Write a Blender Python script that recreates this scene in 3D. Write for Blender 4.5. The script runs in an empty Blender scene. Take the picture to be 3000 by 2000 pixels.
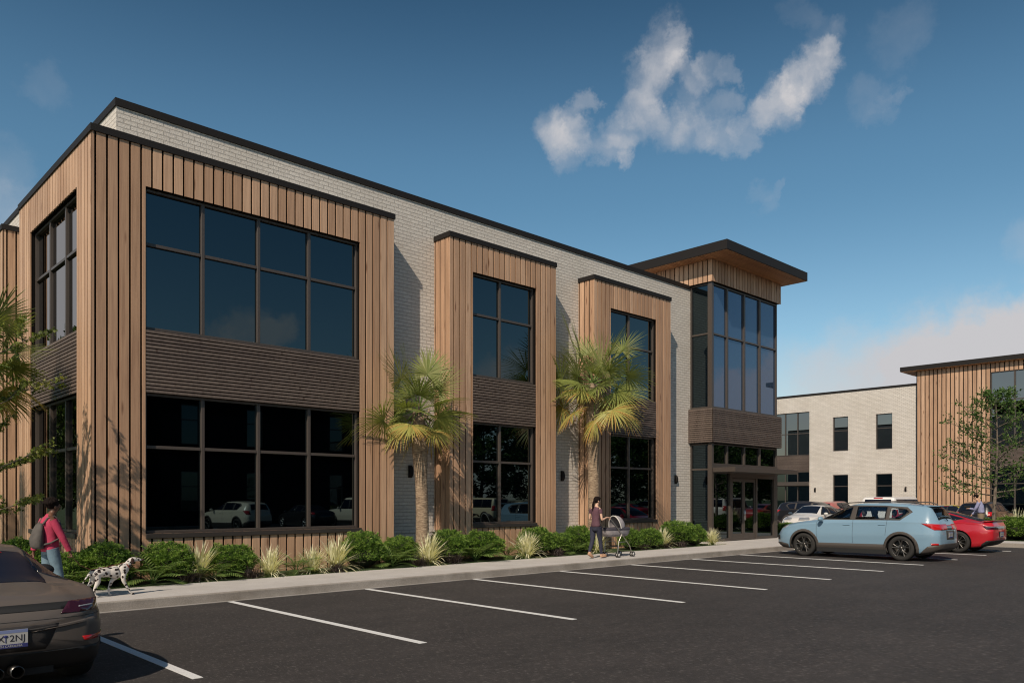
import bpy, bmesh, math, random
from mathutils import Vector, Matrix, noise
SC = bpy.context.scene
R = math.radians
# ---------------------------------------------------------------- camera, world, sun, exposure
YAW = R(46.39)
cam_d = bpy.data.cameras.new('camera'); cam = bpy.data.objects.new('camera', cam_d)
SC.collection.objects.link(cam); SC.camera = cam
cam.location = (0, 0, 1.75); cam.rotation_euler = (R(90), 0, YAW - R(90))
cam_d.sensor_width = 36; cam_d.lens = 27.81; cam_d.shift_y = 0.1543; cam_d.clip_end = 6000; cam_d.clip_start = .05
FW = Vector((math.cos(YAW), math.sin(YAW), 0)); RT = Vector((math.sin(YAW), -math.cos(YAW), 0))
def ray(u, v):                      # direction of a point of the 3000 x 2000 photograph
    s = (u - 1500) / 2317.6
    return Vector((FW.x + RT.x*s, FW.y + RT.y*s, (1463 - v) / 2317.6))
def gnd(u, v, z=.15):
    d = ray(u, v); t = (z - 1.75) / d.z
    return Vector((d.x*t, d.y*t, z))
def aty(u, y, z=.15):
    d = ray(u, 1463); t = y / d.y
    return Vector((d.x*t, y, z)), t
SUN = Vector((-1.97, -1.0, 1.98)).normalized()   # towards the sun
sun_d = bpy.data.lights.new('sun', 'SUN'); sun = bpy.data.objects.new('sun', sun_d); SC.collection.objects.link(sun)
sun_d.energy = 4.8; sun_d.angle = R(.53); sun_d.color = (1, .86, .70)
sun.rotation_euler = SUN.to_track_quat('Z', 'Y').to_euler()
W = bpy.data.worlds.new('World'); SC.world = W; W.use_nodes = True
nt = W.node_tree; N = nt.nodes; L = nt.links; N.clear()
def nd(t, **k):
    n = N.new(t)
    for a, b in k.items(): setattr(n, a, b)
    return n
sky = nd('ShaderNodeTexSky', sky_type='NISHITA', sun_disc=False)
sky.sun_elevation = math.asin(SUN.z); sky.sun_rotation = math.atan2(SUN.x, SUN.y)
sky.air_density = 1.0; sky.dust_density = .8; sky.ozone_density = 2.4; sky.altitude = 0
tc = nd('ShaderNodeTexCoord')
nz = nd('ShaderNodeTexNoise'); nz.inputs['Scale'].default_value = 14; nz.inputs['Detail'].default_value = 7; nz.inputs['Roughness'].default_value = .66
L.new(tc.outputs['Generated'], nz.inputs['Vector'])
sub = nd('ShaderNodeVectorMath', operation='SUBTRACT'); L.new(nz.outputs['Color'], sub.inputs[0]); sub.inputs[1].default_value = (.5, .5, .5)
scl = nd('ShaderNodeVectorMath', operation='SCALE'); L.new(sub.outputs[0], scl.inputs[0]); scl.inputs['Scale'].default_value = .085
add = nd('ShaderNodeVectorMath', operation='ADD'); L.new(tc.outputs['Generated'], add.inputs[0]); L.new(scl.outputs[0], add.inputs[1])
nrm = nd('ShaderNodeVectorMath', operation='NORMALIZE'); L.new(add.outputs[0], nrm.inputs[0])
CL = []   # clouds: (direction, angular radius in degrees, strength)
def cl(u, v, r, s, m=None):
    d = ray(u, v)
    if m == 'y': d.y = -d.y
    if m == 'x': d.x = -d.x
    CL.append((d.normalized(), math.degrees(r/2317.6) * (1/(1+((u-1500)/2317.6)**2))**.5, s))
PATH = [([(1600,350),(1625,395),(1655,330),(1690,250)],66,.50),([(1690,350),(1760,400),(1790,440)],62,.48),([(1800,340),(1835,255),(1865,180),(1915,110),(1950,85)],80,.50),([(1960,140),(2010,200),(2055,170),(2110,175)],52,.36),
        ([(1860,300),(1925,340),(2000,345),(2080,365),(2150,380)],70,.44),([(2080,270),(2125,330)],56,.36),([(2190,290),(2245,265),(2290,235),(2335,190),(2375,145),(2395,115)],74,.50),([(1990,270),(2040,310)],55,.22),([(2560,290),(2590,240)],38,.11),([(2210,560),(2235,515)],36,.2),([(2360,60),(2420,30)],60,.12)]
for pts, r_, s_ in PATH:
    for a_, b_ in zip(pts, pts[1:]):
        n_ = max(1, int(math.hypot(b_[0]-a_[0], b_[1]-a_[1])/62))
        for k_ in range(n_): cl(a_[0]+(b_[0]-a_[0])*k_/n_+34, a_[1]+(b_[1]-a_[1])*k_/n_+38, 1.05*r_*(.85+.3*math.sin(a_[0]+k_*2)**2), s_*.74)
    cl(pts[-1][0]+34, pts[-1][1]+38, r_*.62, s_*.74)
for a in [(2650,90,100,.11),(2340,40,60,.10),(2440,110,50,.07),(2215,560,45,.14),(2560,270,70,.14),(130,240,80,.07),
          (20,680,170,.30),(0,520,130,.12),
          (3030,720,90,.2),(2500,1010,120,.10),(2800,960,140,.12)]: cl(*a)
for a in [(560,1000,60,.8),(660,975,70,.9),(740,960,90,.95),(820,965,70,.9),(1430,1100,80,1.0),(1500,1070,80,.9),(2100,1180,95,1.7),(2170,1160,90,1.7),(2230,1180,90,1.6),
          (2280,1120,110,1.8),(2350,1230,150,.6),(1900,1330,200,.6),(1400,1380,200,.5),(2700,900,250,.5),(2900,1150,300,.6)]: cl(*a, 'y')
for a in [(150,600,380,1.6),(50,450,300,1.4),(250,800,400,1.6),(0,900,300,1.4),(2400,1200,200,.5),(2600,1100,250,.5),(2900,1000,300,.6)]: cl(*a, 'x')
SOFT = len(CL)
for a in [(2330,1150,190,.30),(2480,1120,210,.42),(2640,1110,220,.5),(2800,1090,230,.55),(2960,1060,240,.6),(3120,1030,250,.6),(2700,1010,160,.25),(2900,985,170,.3),(3060,960,180,.3)]: cl(*a)
acc = None; hard = None
for k_, (d, r, s) in enumerate(CL):
    if k_ >= SOFT: s *= 1.0
    if k_ == SOFT: hard = acc; acc = None
    dt = nd('ShaderNodeVectorMath', operation='DOT_PRODUCT'); L.new(nrm.outputs[0], dt.inputs[0]); dt.inputs[1].default_value = d
    mr = nd('ShaderNodeMapRange', interpolation_type='SMOOTHSTEP'); L.new(dt.outputs['Value'], mr.inputs['Value'])
    mr.inputs['From Min'].default_value = math.cos(R(r*.95)); mr.inputs['From Max'].default_value = math.cos(R(r*.1))
    mr.inputs['To Min'].default_value = 0; mr.inputs['To Max'].default_value = s
    if acc is None: acc = mr
    else:
        m = nd('ShaderNodeMath', operation='ADD'); L.new(acc.outputs[0], m.inputs[0]); L.new(mr.outputs[0], m.inputs[1]); acc = m
n2 = nd('ShaderNodeTexNoise'); n2.inputs['Scale'].default_value = 15; n2.inputs['Detail'].default_value = 7; n2.inputs['Roughness'].default_value = .6; n2.inputs['Distortion'].default_value = .3
L.new(tc.outputs['Generated'], n2.inputs['Vector'])
mr2 = nd('ShaderNodeMapRange'); L.new(n2.outputs['Fac'], mr2.inputs['Value']); mr2.inputs['From Min'].default_value = .25; mr2.inputs['From Max'].default_value = .72
mr2.inputs['To Min'].default_value = .3; mr2.inputs['To Max'].default_value = 1.25
mu = nd('ShaderNodeMath', operation='MULTIPLY', use_clamp=True); L.new(hard.outputs[0], mu.inputs[0]); L.new(mr2.outputs[0], mu.inputs[1])
sf_ = nd('ShaderNodeMapRange'); L.new(nz.outputs['Fac'], sf_.inputs['Value']); sf_.inputs['From Min'].default_value = .2; sf_.inputs['From Max'].default_value = .8; sf_.inputs['To Min'].default_value = .7; sf_.inputs['To Max'].default_value = 1.25
mu2 = nd('ShaderNodeMath', operation='MULTIPLY'); L.new(acc.outputs[0], mu2.inputs[0]); L.new(sf_.outputs[0], mu2.inputs[1])
mu3 = nd('ShaderNodeMath', operation='ADD', use_clamp=True); L.new(mu.outputs[0], mu3.inputs[0]); L.new(mu2.outputs[0], mu3.inputs[1]); mu = mu3
hsv = nd('ShaderNodeHueSaturation'); hsv.inputs['Saturation'].default_value = 1.16; hsv.inputs['Hue'].default_value = .495; L.new(sky.outputs[0], hsv.inputs['Color'])
spz = nd('ShaderNodeSeparateXYZ'); L.new(tc.outputs['Generated'], spz.inputs[0])
rmp = nd('ShaderNodeValToRGB'); L.new(spz.outputs[2], rmp.inputs[0]); rmp.color_ramp.interpolation = 'EASE'
for i_, (p_, c_) in enumerate(((0,(2.05,1.86,1.66)),(.18,(2.0,1.90,1.66)),(.36,(1.55,1.64,1.46)),(.62,(.62,.80,.80)))):
    e_ = rmp.color_ramp.elements; e_ = e_[i_] if i_ in (0,) else (e_[-1] if i_ == 3 else e_.new(p_)); e_.position = p_; e_.color = (*c_, 1)
mlt = nd('ShaderNodeMix', data_type='RGBA', blend_type='MULTIPLY'); mlt.inputs[0].default_value = 1; L.new(hsv.outputs[0], mlt.inputs[6]); L.new(rmp.outputs[0], mlt.inputs[7])
mix = nd('ShaderNodeMix', data_type='RGBA'); L.new(mu.outputs[0], mix.inputs[0]); L.new(mlt.outputs[2], mix.inputs[6]); mix.inputs[7].default_value = (8.7, 8.6, 8.9, 1)
bg = nd('ShaderNodeBackground'); bg.inputs['Strength'].default_value = .07; L.new(mix.outputs[2], bg.inputs['Color'])
wo = nd('ShaderNodeOutputWorld'); L.new(bg.outputs[0], wo.inputs[0])
SC.view_settings.view_transform = 'Standard'; SC.view_settings.look = 'None'; SC.view_settings.exposure = -.08; SC.view_settings.gamma = 1
SC.cycles.max_bounces = 6; SC.cycles.filter_width = 1.15; SC.cycles.transparent_max_bounces = 16

# ---------------------------------------------------------------- helpers
def link(o, parent=None):
    SC.collection.objects.link(o)
    if parent: o.parent = parent
    return o
def tag(o, label=None, cat=None, group=None, kind=None):
    if label: o['label'] = label
    if cat: o['category'] = cat
    if group: o['group'] = group
    if kind: o['kind'] = kind
    return o
def empty(name, loc=(0,0,0), rz=0, label=None, cat=None, group=None):
    o = bpy.data.objects.new(name, None); o.empty_display_size = .2; link(o); o.location = loc; o.rotation_euler = (0, 0, rz)
    return tag(o, label, cat, group)
def copy_tree(o, parent=None):
    c = o.copy(); link(c, parent)
    for ch in list(o.children): copy_tree(ch, c)
    return c
class MB:
    def __init__(s): s.v = []; s.f = []; s.t = []; s.sm = []
    def add(s, vs, fs, tone=.5, smooth=False):
        n = len(s.v); s.v += [tuple(p) for p in vs]
        for f in fs: s.f.append(tuple(i+n for i in f)); s.t.append(tone); s.sm.append(smooth)
        return s
    def quad(s, a, b, c, d, tone=.5): return s.add([a,b,c,d], [(0,1,2,3)], tone)
    def box(s, x0, x1, y0, y1, z0, z1, tone=.5, M=None):
        vs = [(x,y,z) for x in (x0,x1) for y in (y0,y1) for z in (z0,z1)]
        if M is not None: vs = [M @ Vector(p) for p in vs]
        return s.add(vs, [(0,1,3,2),(4,6,7,5),(0,4,5,1),(2,3,7,6),(0,2,6,4),(1,5,7,3)], tone)
    def tube(s, pts, rad, n=8, tone=.5, caps=True, flat=1.0):
        pts = [Vector(p) for p in pts]; m = len(pts)
        if not isinstance(rad, (list, tuple)): rad = [rad]*m
        vs = []; up = None
        for i, p in enumerate(pts):
            t = (pts[min(i+1,m-1)] - pts[max(i-1,0)]).normalized()
            if up is None:
                up = Vector((0,0,1)) if abs(t.z) < .9 else Vector((1,0,0))
            a = t.cross(up).normalized(); b = a.cross(t).normalized(); up = b
            for k in range(n):
                g = 2*math.pi*k/n; vs.append(p + (a*math.cos(g) + b*math.sin(g)*flat)*rad[i])
        fs = [(i*n+k, i*n+(k+1)%n, (i+1)*n+(k+1)%n, (i+1)*n+k) for i in range(m-1) for k in range(n)]
        s.add(vs, fs, tone, True)
        if caps: s.add(vs[:n], [tuple(range(n))][::1], tone); s.add(vs[-n:], [tuple(range(n-1,-1,-1))], tone)
        return s
    def lathe(s, prof, axis='x', c=(0,0,0), n=24, tone=.5, smooth=True):   # profile of (along axis, radius)
        vs = []
        for a, r in prof:
            for k in range(n):
                g = 2*math.pi*k/n; q = (math.cos(g)*r, math.sin(g)*r)
                vs.append({'x':(a,q[0],q[1]),'y':(q[0],a,q[1]),'z':(q[0],q[1],a)}[axis])
        vs = [(p[0]+c[0],p[1]+c[1],p[2]+c[2]) for p in vs]
        fs = [(i*n+k, i*n+(k+1)%n, (i+1)*n+(k+1)%n, (i+1)*n+k) for i in range(len(prof)-1) for k in range(n)]
        return s.add(vs, fs, tone, smooth)
    def prism(s, pts, ax, a0, a1, tone=.5):    # polygon in the other two axes, extruded along ax
        n = len(pts)
        def P(p, a): return {'x':(a,p[0],p[1]),'y':(p[0],a,p[1]),'z':(p[0],p[1],a)}[ax]
        vs = [P(p,a0) for p in pts] + [P(p,a1) for p in pts]
        return s.add(vs, [tuple(range(n)), tuple(range(2*n-1,n-1,-1))] + [(i,n+i,n+(i+1)%n,(i+1)%n) for i in range(n)], tone)
    def ell(s, c, r, n=12, m=8, tone=.5, M=None):
        vs = []
        for i in range(m+1):
            th = math.pi*i/m
            for k in range(n):
                ph = 2*math.pi*k/n; p = Vector((r[0]*math.sin(th)*math.cos(ph), r[1]*math.sin(th)*math.sin(ph), r[2]*math.cos(th)))
                if M is not None: p = M @ p
                vs.append(p + Vector(c))
        return s.add(vs, [(i*n+k, (i+1)*n+k, (i+1)*n+(k+1)%n, i*n+(k+1)%n) for i in range(m) for k in range(n)], tone, True)
    def build(s, name, mat, parent=None, fix=True):
        me = bpy.data.meshes.new(name); me.from_pydata(s.v, [], s.f)
        at = me.attributes.new('tone', 'FLOAT', 'FACE'); at.data.foreach_set('value', s.t)
        me.polygons.foreach_set('use_smooth', s.sm)
        me.materials.append(mat); me.update()
        if fix:
            b = bmesh.new(); b.from_mesh(me); bmesh.ops.recalc_face_normals(b, faces=b.faces); b.to_mesh(me); b.free()
        return link(bpy.data.objects.new(name, me), parent)
def mat(name, col, rough=.6, metal=0, ior=None, coat=0, spec=None, emis=None):
    m = bpy.data.materials.new(name); m.use_nodes = True; p = m.node_tree.nodes['Principled BSDF']
    p.inputs['Base Color'].default_value = (*col, 1); p.inputs['Roughness'].default_value = rough; p.inputs['Metallic'].default_value = metal
    if ior: p.inputs['IOR'].default_value = ior
    if coat: p.inputs['Coat Weight'].default_value = coat; p.inputs['Coat Roughness'].default_value = .04
    if spec is not None: p.inputs['Specular IOR Level'].default_value = spec
    return m
class NT:      # small node helper on a material
    def __init__(s, m): s.m = m; s.t = m.node_tree; s.p = s.t.nodes['Principled BSDF']
    def n(s, ty, **k):
        q = s.t.nodes.new('ShaderNode'+ty)
        for a, b in k.items():
            if hasattr(q, a): setattr(q, a, b)
        return q
    def l(s, a, b): s.t.links.new(a, b)
    def pos(s, scale=(1,1,1), obj=False):
        if obj: c = s.n('TexCoord').outputs['Object']
        else: c = s.n('NewGeometry').outputs['Position']
        mp = s.n('Mapping'); s.l(c, mp.inputs['Vector']); mp.inputs['Scale'].default_value = scale
        return mp.outputs[0]
    def noise(s, vec, scale, det=4, rough=.55):
        q = s.n('TexNoise'); q.inputs['Scale'].default_value = scale; q.inputs['Detail'].default_value = det; q.inputs['Roughness'].default_value = rough
        if vec is not None: s.l(vec, q.inputs['Vector'])
        return q.outputs['Fac']
    def ramp(s, fac, stops):
        q = s.n('ValToRGB'); s.l(fac, q.inputs[0]); e = q.color_ramp.elements
        while len(e) < len(stops): e.new(.5)
        for i, (a, c) in enumerate(stops): e[i].position = a; e[i].color = (*c, 1) if len(c) == 3 else c
        return q.outputs[0]
    def mix(s, f, a, b, bt='MIX'):
        q = s.n('Mix'); q.data_type = 'RGBA'; q.blend_type = bt
        for i, x in ((0, f), (6, a), (7, b)):
            if isinstance(x, (int, float)): q.inputs[i].default_value = x
            elif isinstance(x, tuple): q.inputs[i].default_value = (*x, 1)
            else: s.l(x, q.inputs[i])
        return q.outputs[2]
    def math(s, op, a, b=0):
        q = s.n('Math', operation=op)
        for i, x in ((0,a),(1,b)):
            if isinstance(x, (int,float)): q.inputs[i].default_value = x
            else: s.l(x, q.inputs[i])
        return q.outputs[0]
    def attr(s, name='tone'): q = s.n('Attribute'); q.attribute_name = name; return q.outputs['Fac']
    def bump(s, h, st, dist=.01):
        q = s.n('Bump'); q.inputs['Strength'].default_value = st; q.inputs['Distance'].default_value = dist; s.l(h, q.inputs['Height']); s.l(q.outputs[0], s.p.inputs['Normal'])
    def col(s, c): s.l(c, s.p.inputs['Base Color'])

# ---------------------------------------------------------------- materials of the setting
def wood_mat(name, a, b, c, rough=.62):
    m = mat(name, b, rough); q = NT(m); t = q.attr()
    cmb = q.n('CombineXYZ'); q.l(q.math('MULTIPLY', t, 37.0), cmb.inputs[2]); q.l(q.math('MULTIPLY', t, 91.0), cmb.inputs[0])
    va = q.n('VectorMath', operation='ADD'); q.l(q.pos((14,14,.55)), va.inputs[0]); q.l(cmb.outputs[0], va.inputs[1])
    base = q.ramp(t, [(0,a),(.5,b),(1,c)])
    g = q.noise(va.outputs[0], 1.3, 7, .65); g2 = q.ramp(g, [(.25,(.62,.58,.56)),(.55,(1,1,1)),(.8,(1.17,1.13,1.08))])
    c1 = q.mix(1.0, base, g2, 'MULTIPLY')
    va2 = q.n('VectorMath', operation='ADD'); q.l(q.pos((9,9,1.6)), va2.inputs[0]); q.l(cmb.outputs[0], va2.inputs[1])
    k = q.n('TexVoronoi'); k.inputs['Scale'].default_value = .55; q.l(va2.outputs[0], k.inputs['Vector'])
    kf = q.ramp(k.outputs['Distance'], [(.05,(.30,.19,.13)),(.16,(1,1,1))])
    c2 = q.mix(.8, c1, kf, 'MULTIPLY')
    lo = q.noise(q.pos((1,1,.35)), .9, 3); c3 = q.mix(1, c2, q.ramp(lo, [(.3,(.86,.84,.84)),(.7,(1.08,1.06,1.04))]), 'MULTIPLY')
    q.col(c3); q.bump(g, .25, .004)
    return m
M = {}
M['wood'] = wood_mat('cedar_boards', (.395,.242,.149), (.462,.292,.186), (.54,.357,.236))
M['slat'] = wood_mat('weathered_slats', (.105,.080,.068), (.125,.097,.082), (.145,.113,.095))
M['soffit'] = wood_mat('soffit_boards', (.42,.20,.09), (.48,.24,.11), (.55,.28,.13))
M['coping'] = mat('dark_bronze_metal', (.014,.0115,.0105), .6, spec=.25)
M['gap'] = mat('dark_backing', (.006,.005,.0045), .9, spec=.1)
M['frame'] = mat('bronze_window_frame', (.062,.050,.043), .42)
M['sill'] = mat('dark_sill_metal', (.035,.029,.026), .45)
M['roof'] = mat('flat_roof_membrane', (.3,.3,.3), .9)
g_ = mat('tinted_glass', (.0002,.0004,.0008), .012, ior=1.85); M['glass'] = g_
M['glass_side'] = mat('side_glass_coating', (.0005,.0005,.0005), .012, ior=2.8)
q = NT(g_); q.bump(q.noise(q.pos((1,1,1)), .55, 1), .012, .05)
g_.node_tree.nodes['Principled BSDF'].inputs['Specular Tint'].default_value = (.62,.88,1,1)
M['glass_tower'] = mat('blue_tinted_glass', (.05,.095,.17), .012, .5, ior=2.0)
def brick_mat(name, a, b, mo, st=.55):
    m = mat(name, a, .75); q = NT(m)
    sp = q.n('SeparateXYZ'); q.l(q.n('NewGeometry').outputs['Position'], sp.inputs[0])
    cb = q.n('CombineXYZ'); q.l(q.math('ADD', sp.outputs[0], sp.outputs[1]), cb.inputs[0]); q.l(sp.outputs[2], cb.inputs[1])
    br = q.n('TexBrick'); q.l(cb.outputs[0], br.inputs['Vector']); br.offset = .5
    br.inputs['Color1'].default_value = (*a,1); br.inputs['Color2'].default_value = (*b,1); br.inputs['Mortar'].default_value = (*mo,1)
    br.inputs['Scale'].default_value = 1; br.inputs['Mortar Size'].default_value = .009; br.inputs['Mortar Smooth'].default_value = .35
    br.inputs['Brick Width'].default_value = .265; br.inputs['Row Height'].default_value = .094
    no = q.noise(q.pos((1,1,1)), 38, 4); no2 = q.noise(q.pos((1,1,1)), .8, 3)
    c = q.mix(1, br.outputs['Color'], q.ramp(no, [(.3,(.86,.85,.84)),(.7,(1.06,1.06,1.06))]), 'MULTIPLY')
    q.col(q.mix(1, c, q.ramp(no2, [(.3,(.93,.92,.9)),(.7,(1.03,1.03,1.03))]), 'MULTIPLY'))
    h = q.math('ADD', q.math('MULTIPLY', br.outputs['Fac'], -1.0), q.math('MULTIPLY', no, .5)); q.bump(h, st, .016)
    return m
M['brick'] = brick_mat('white_painted_brick', (.64,.60,.55), (.58,.54,.495), (.44,.41,.375), 1.0)
m = mat('asphalt', (.03,.028,.027), .82); q = NT(m)
f1 = q.noise(q.pos(), 150, 4, .75); f2 = q.noise(q.pos((1,1,1)), 1.1, 5, .6); f3 = q.noise(q.pos((.25,2.2,1)), 1.2, 4); f4 = q.noise(q.pos(), 55, 3, .6)
c = q.ramp(f1, [(.3,(.0165,.0132,.0123)),(.55,(.033,.028,.0262)),(.76,(.125,.11,.103))])
c = q.mix(1, c, q.ramp(f2, [(.3,(.8,.8,.8)),(.7,(1.16,1.15,1.14))]), 'MULTIPLY')
c = q.mix(1, c, q.ramp(f3, [(.35,(.9,.9,.9)),(.7,(1.1,1.1,1.1))]), 'MULTIPLY')
c = q.mix(1, c, q.ramp(f4, [(.3,(.88,.88,.88)),(.7,(1.12,1.12,1.12))]), 'MULTIPLY')
f5 = q.noise(q.pos((1,.35,1)), 34, 3, .6); c = q.mix(q.ramp(f5, [(.56,(0,0,0)),(.68,(.75,.75,.75))]), c, (.105,.095,.088))
f7 = q.noise(q.pos(), 7, 4, .6); c = q.mix(1, c, q.ramp(f7, [(.3,(.80,.80,.80)),(.68,(1.2,1.2,1.2))]), 'MULTIPLY')
f6 = q.noise(q.pos((.5,.9,1)), .23, 5, .6); c = q.mix(1, c, q.ramp(f6, [(.35,(.80,.80,.80)),(.6,(1.12,1.12,1.12))]), 'MULTIPLY')
q.col(c); q.bump(f1, .5, .006); M['asphalt'] = m
def conc(name, a, sc=1, dark=(.7,.68,.65)):
    m = mat(name, a, .85); q = NT(m); f1 = q.noise(q.pos(), 120*sc, 3, .7); f2 = q.noise(q.pos(), 1.7, 5, .6)
    c = q.mix(1, q.ramp(f1, [(.3,tuple(x*.72 for x in a)),(.6,a),(.8,tuple(x*1.15 for x in a))]), q.ramp(f2, [(.3,dark),(.65,(1.05,1.05,1.05))]), 'MULTIPLY')
    q.col(c); q.bump(f1, .3, .004); return m
M['walk'] = conc('pale_sidewalk_concrete', (.50,.475,.455), 1, (.9,.89,.88))
M['curb'] = conc('grey_curb_concrete', (.33,.30,.27), .5)
M['gutter'] = conc('gutter_edge', (.33,.31,.29), 1)
M['paint'] = mat('white_line_paint', (.62,.62,.62), .7); q = NT(M['paint']); f = q.noise(q.pos(), 60, 5, .7)
q.col(q.ramp(f, [(.28,(.2,.19,.18)),(.42,(.6,.6,.6)),(.7,(.7,.7,.69))]))
m = mat('lawn', (.03,.06,.012), .9); q = NT(m); q.col(q.ramp(q.noise(q.pos(), 30, 4), [(.3,(.012,.026,.006)),(.7,(.045,.085,.015))])); q.bump(q.noise(q.pos(), 160, 2), .8, .02); M['lawn'] = m
M['mulch'] = mat('bark_mulch', (.02,.014,.01), .95)

# ---------------------------------------------------------------- ground
def struct(name, mb, m): o = mb.build(name, m); o['kind'] = 'structure'; return o
b = MB(); b.quad((-1500,-1500,-.012),(1500,-1500,-.012),(1500,1500,-.012),(-1500,1500,-.012)); struct('ground', b, M['lawn'])
b = MB(); b.quad((-60,-14.5,0),(33.2,-14.5,0),(33.2,13.32,0),(-60,13.32,0)); b.quad((33.2,-14.5,0),(55,-14.5,0),(55,5.5,0),(33.2,5.5,0)); b.quad((39.6,5.5,0),(55,5.5,0),(55,40,0),(39.6,40,0)); struct('parking_lot', b, M['asphalt'])
b = MB()
b.box(-60,33.50,13.32,13.42,-.01,.15); b.box(33.40,33.50,6.0,13.32,-.01,.15); b.box(33.5,39.5,6.0,6.1,-.01,.15); b.box(39.5,39.6,6.0,40,-.01,.15); b.box(55,55.1,-14,40,-.01,.15); b.box(-60,33,-14.6,-14.5,-.01,.15)
o = struct('curb', b, M['curb']); bv = o.modifiers.new('b','BEVEL'); bv.width = .018; bv.segments = 2
b = MB(); b.box(-60,33.36,13.2,13.318,-.01,.006); b.box(33.28,33.398,6.0,13.2,-.01,.006); struct('gutter', b, M['gutter'])
b = MB(); b.box(-60,33.5,13.422,15.26,-.01,.146); b.box(33.502,35.3,6.1,16.3,-.01,.144); b.box(25.9,33.5,15.262,16.62,-.01,.1475); b.box(55.1,57.4,-14,40,-.01,.146); b.box(26.0,31.6,16.621,17.2,-.01,.146)
struct('sidewalk', b, M['walk'])
b = MB(); b.box(-60,25.1,15.262,17.4,-.01,.135); b.box(35.3,39.5,6.1,40,-.01,.135); b.box(31.6,35.3,16.35,40,-.01,.133); b.box(57.4,59.3,-14,40,-.01,.135); b.box(-60,5.3,17.4,60,-.01,.135)
struct('planting_bed', b, M['lawn'])
b = MB()
for i, x in enumerate([3.12,5.88,8.64,11.42,14.22,17.03,19.92,22.6,25.3,28.0,30.7]):
    b.box(x-.052, x+.052, 7.74, 13.19, -.001, .004)
    b.box(x-.052, x+.052, -13.4, -8.6, -.001, .004)
for x in (.36,-2.4,-5.2): b.box(x-.052, x+.052, 7.74, 13.19, -.001, .004)
for y in (8.5,11.3,14.1,16.9,19.7,22.5,25.3): b.box(50, 55, y-.05, y+.05, -.001, .004); b.box(39.7,44.4,y-.05,y+.05,-.001,.004)
struct('parking_line', b, M['paint'])
# ---------------------------------------------------------------- buildings
class Face:      # a wall plane: 'S' faces the car park (-Y), 'W' faces -X; a runs along it, o is outwards
    def __init__(s, k, p): s.k = k; s.p = p
    def P(s, a, o, z): return (a, s.p-o, z) if s.k == 'S' else (s.p-o, a, z)
    def box(s, mb, a0, a1, o0, o1, z0, z1, tone=.5):
        if s.k == 'S': mb.box(a0,a1,s.p-o1,s.p-o0,z0,z1,tone)
        else: mb.box(s.p-o1,s.p-o0,a0,a1,z0,z1,tone)
RN = random.Random(4)
def sheet(F, mb, a0, a1, z0, z1, ops, o=0, depth=.25):   # wall surface with openings and their reveals
    As = sorted({a0,a1,*[x for q in ops for x in q[:2]]}); Zs = sorted({z0,z1,*[x for q in ops for x in q[2:]]})
    for i in range(len(As)-1):
        for j in range(len(Zs)-1):
            ca = (As[i]+As[i+1])/2; cz = (Zs[j]+Zs[j+1])/2
            if any(q[0]<ca<q[1] and q[2]<cz<q[3] for q in ops): continue
            mb.quad(F.P(As[i],o,Zs[j]), F.P(As[i+1],o,Zs[j]), F.P(As[i+1],o,Zs[j+1]), F.P(As[i],o,Zs[j+1]))
    for q in ops:
        e = [(q[0],q[2]),(q[1],q[2]),(q[1],q[3]),(q[0],q[3])]
        for k in range(4):
            p, r = e[k], e[(k+1)%4]; mb.quad(F.P(p[0],o,p[1]), F.P(r[0],o,r[1]), F.P(r[0],o-depth,r[1]), F.P(p[0],o-depth,p[1]))
def boards(F, mb, a0, a1, z0, z1, ops, pitch=.212, first=None, o0=-.026, o1=0, gap=.042):
    a = a0; nxt = first if first else a0 + pitch
    while a < a1 - .02:
        e = min(nxt, a1); t = RN.random()
        lo, hi = a + (gap/2 if a > a0 else 0), e - (gap/2 if e < a1 else 0)
        cuts = sorted({lo, hi, *[x for q in ops for x in q[:2] if lo < x < hi]})
        for c, d in zip(cuts, cuts[1:]):
            m = (c+d)/2; seg = [(z0, z1)]
            for q in ops:
                if q[0] < m < q[1]:
                    seg = [s2 for s in seg for s2 in ((s[0], min(s[1],q[2])), (max(s[0],q[3]), s[1])) if s2[1]-s2[0] > .01]
            for s in seg: F.box(mb, c, d, o0, o1, s[0], s[1], t)
        a = e; nxt = e + pitch
def slats(F, mb, a0, a1, z0, z1, o0, o1, n):
    p = (z1-z0)/n
    for i in range(n): F.box(mb, a0, a1, o0, o1, z0+i*p, z0+i*p+p-.024, RN.random())
def window(F, par, a0, a1, z0, z1, ma, mz, o=-.18, fw=.055, mw=.036, gm='glass'):
    b = MB()
    F.box(b, a0, a0+fw, o-.05, o+.07, z0, z1); F.box(b, a1-fw, a1, o-.05, o+.07, z0, z1)
    F.box(b, a0+fw, a1-fw, o-.05, o+.068, z0, z0+fw); F.box(b, a0+fw, a1-fw, o-.05, o+.068, z1-fw, z1)
    for m in ma: F.box(b, m-mw, m+mw, o-.05, o+.065, z0+fw, z1-fw)
    xs = [a0+fw, *ma, a1-fw]
    for z in mz:
        for i in range(len(xs)-1): F.box(b, xs[i]+(mw if i else 0), xs[i+1]-(mw if i < len(xs)-2 else 0), o-.05, o+.055, z-.032, z+.032)
    w = b.build('window', M['frame'], par); bv = w.modifiers.new('b','BEVEL'); bv.width = .004
    g = MB(); F.box(g, a0+.01, a1-.01, o-.02, o, z0+.01, z1-.01); g.build('glass', M[gm], w)
    return w
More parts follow.
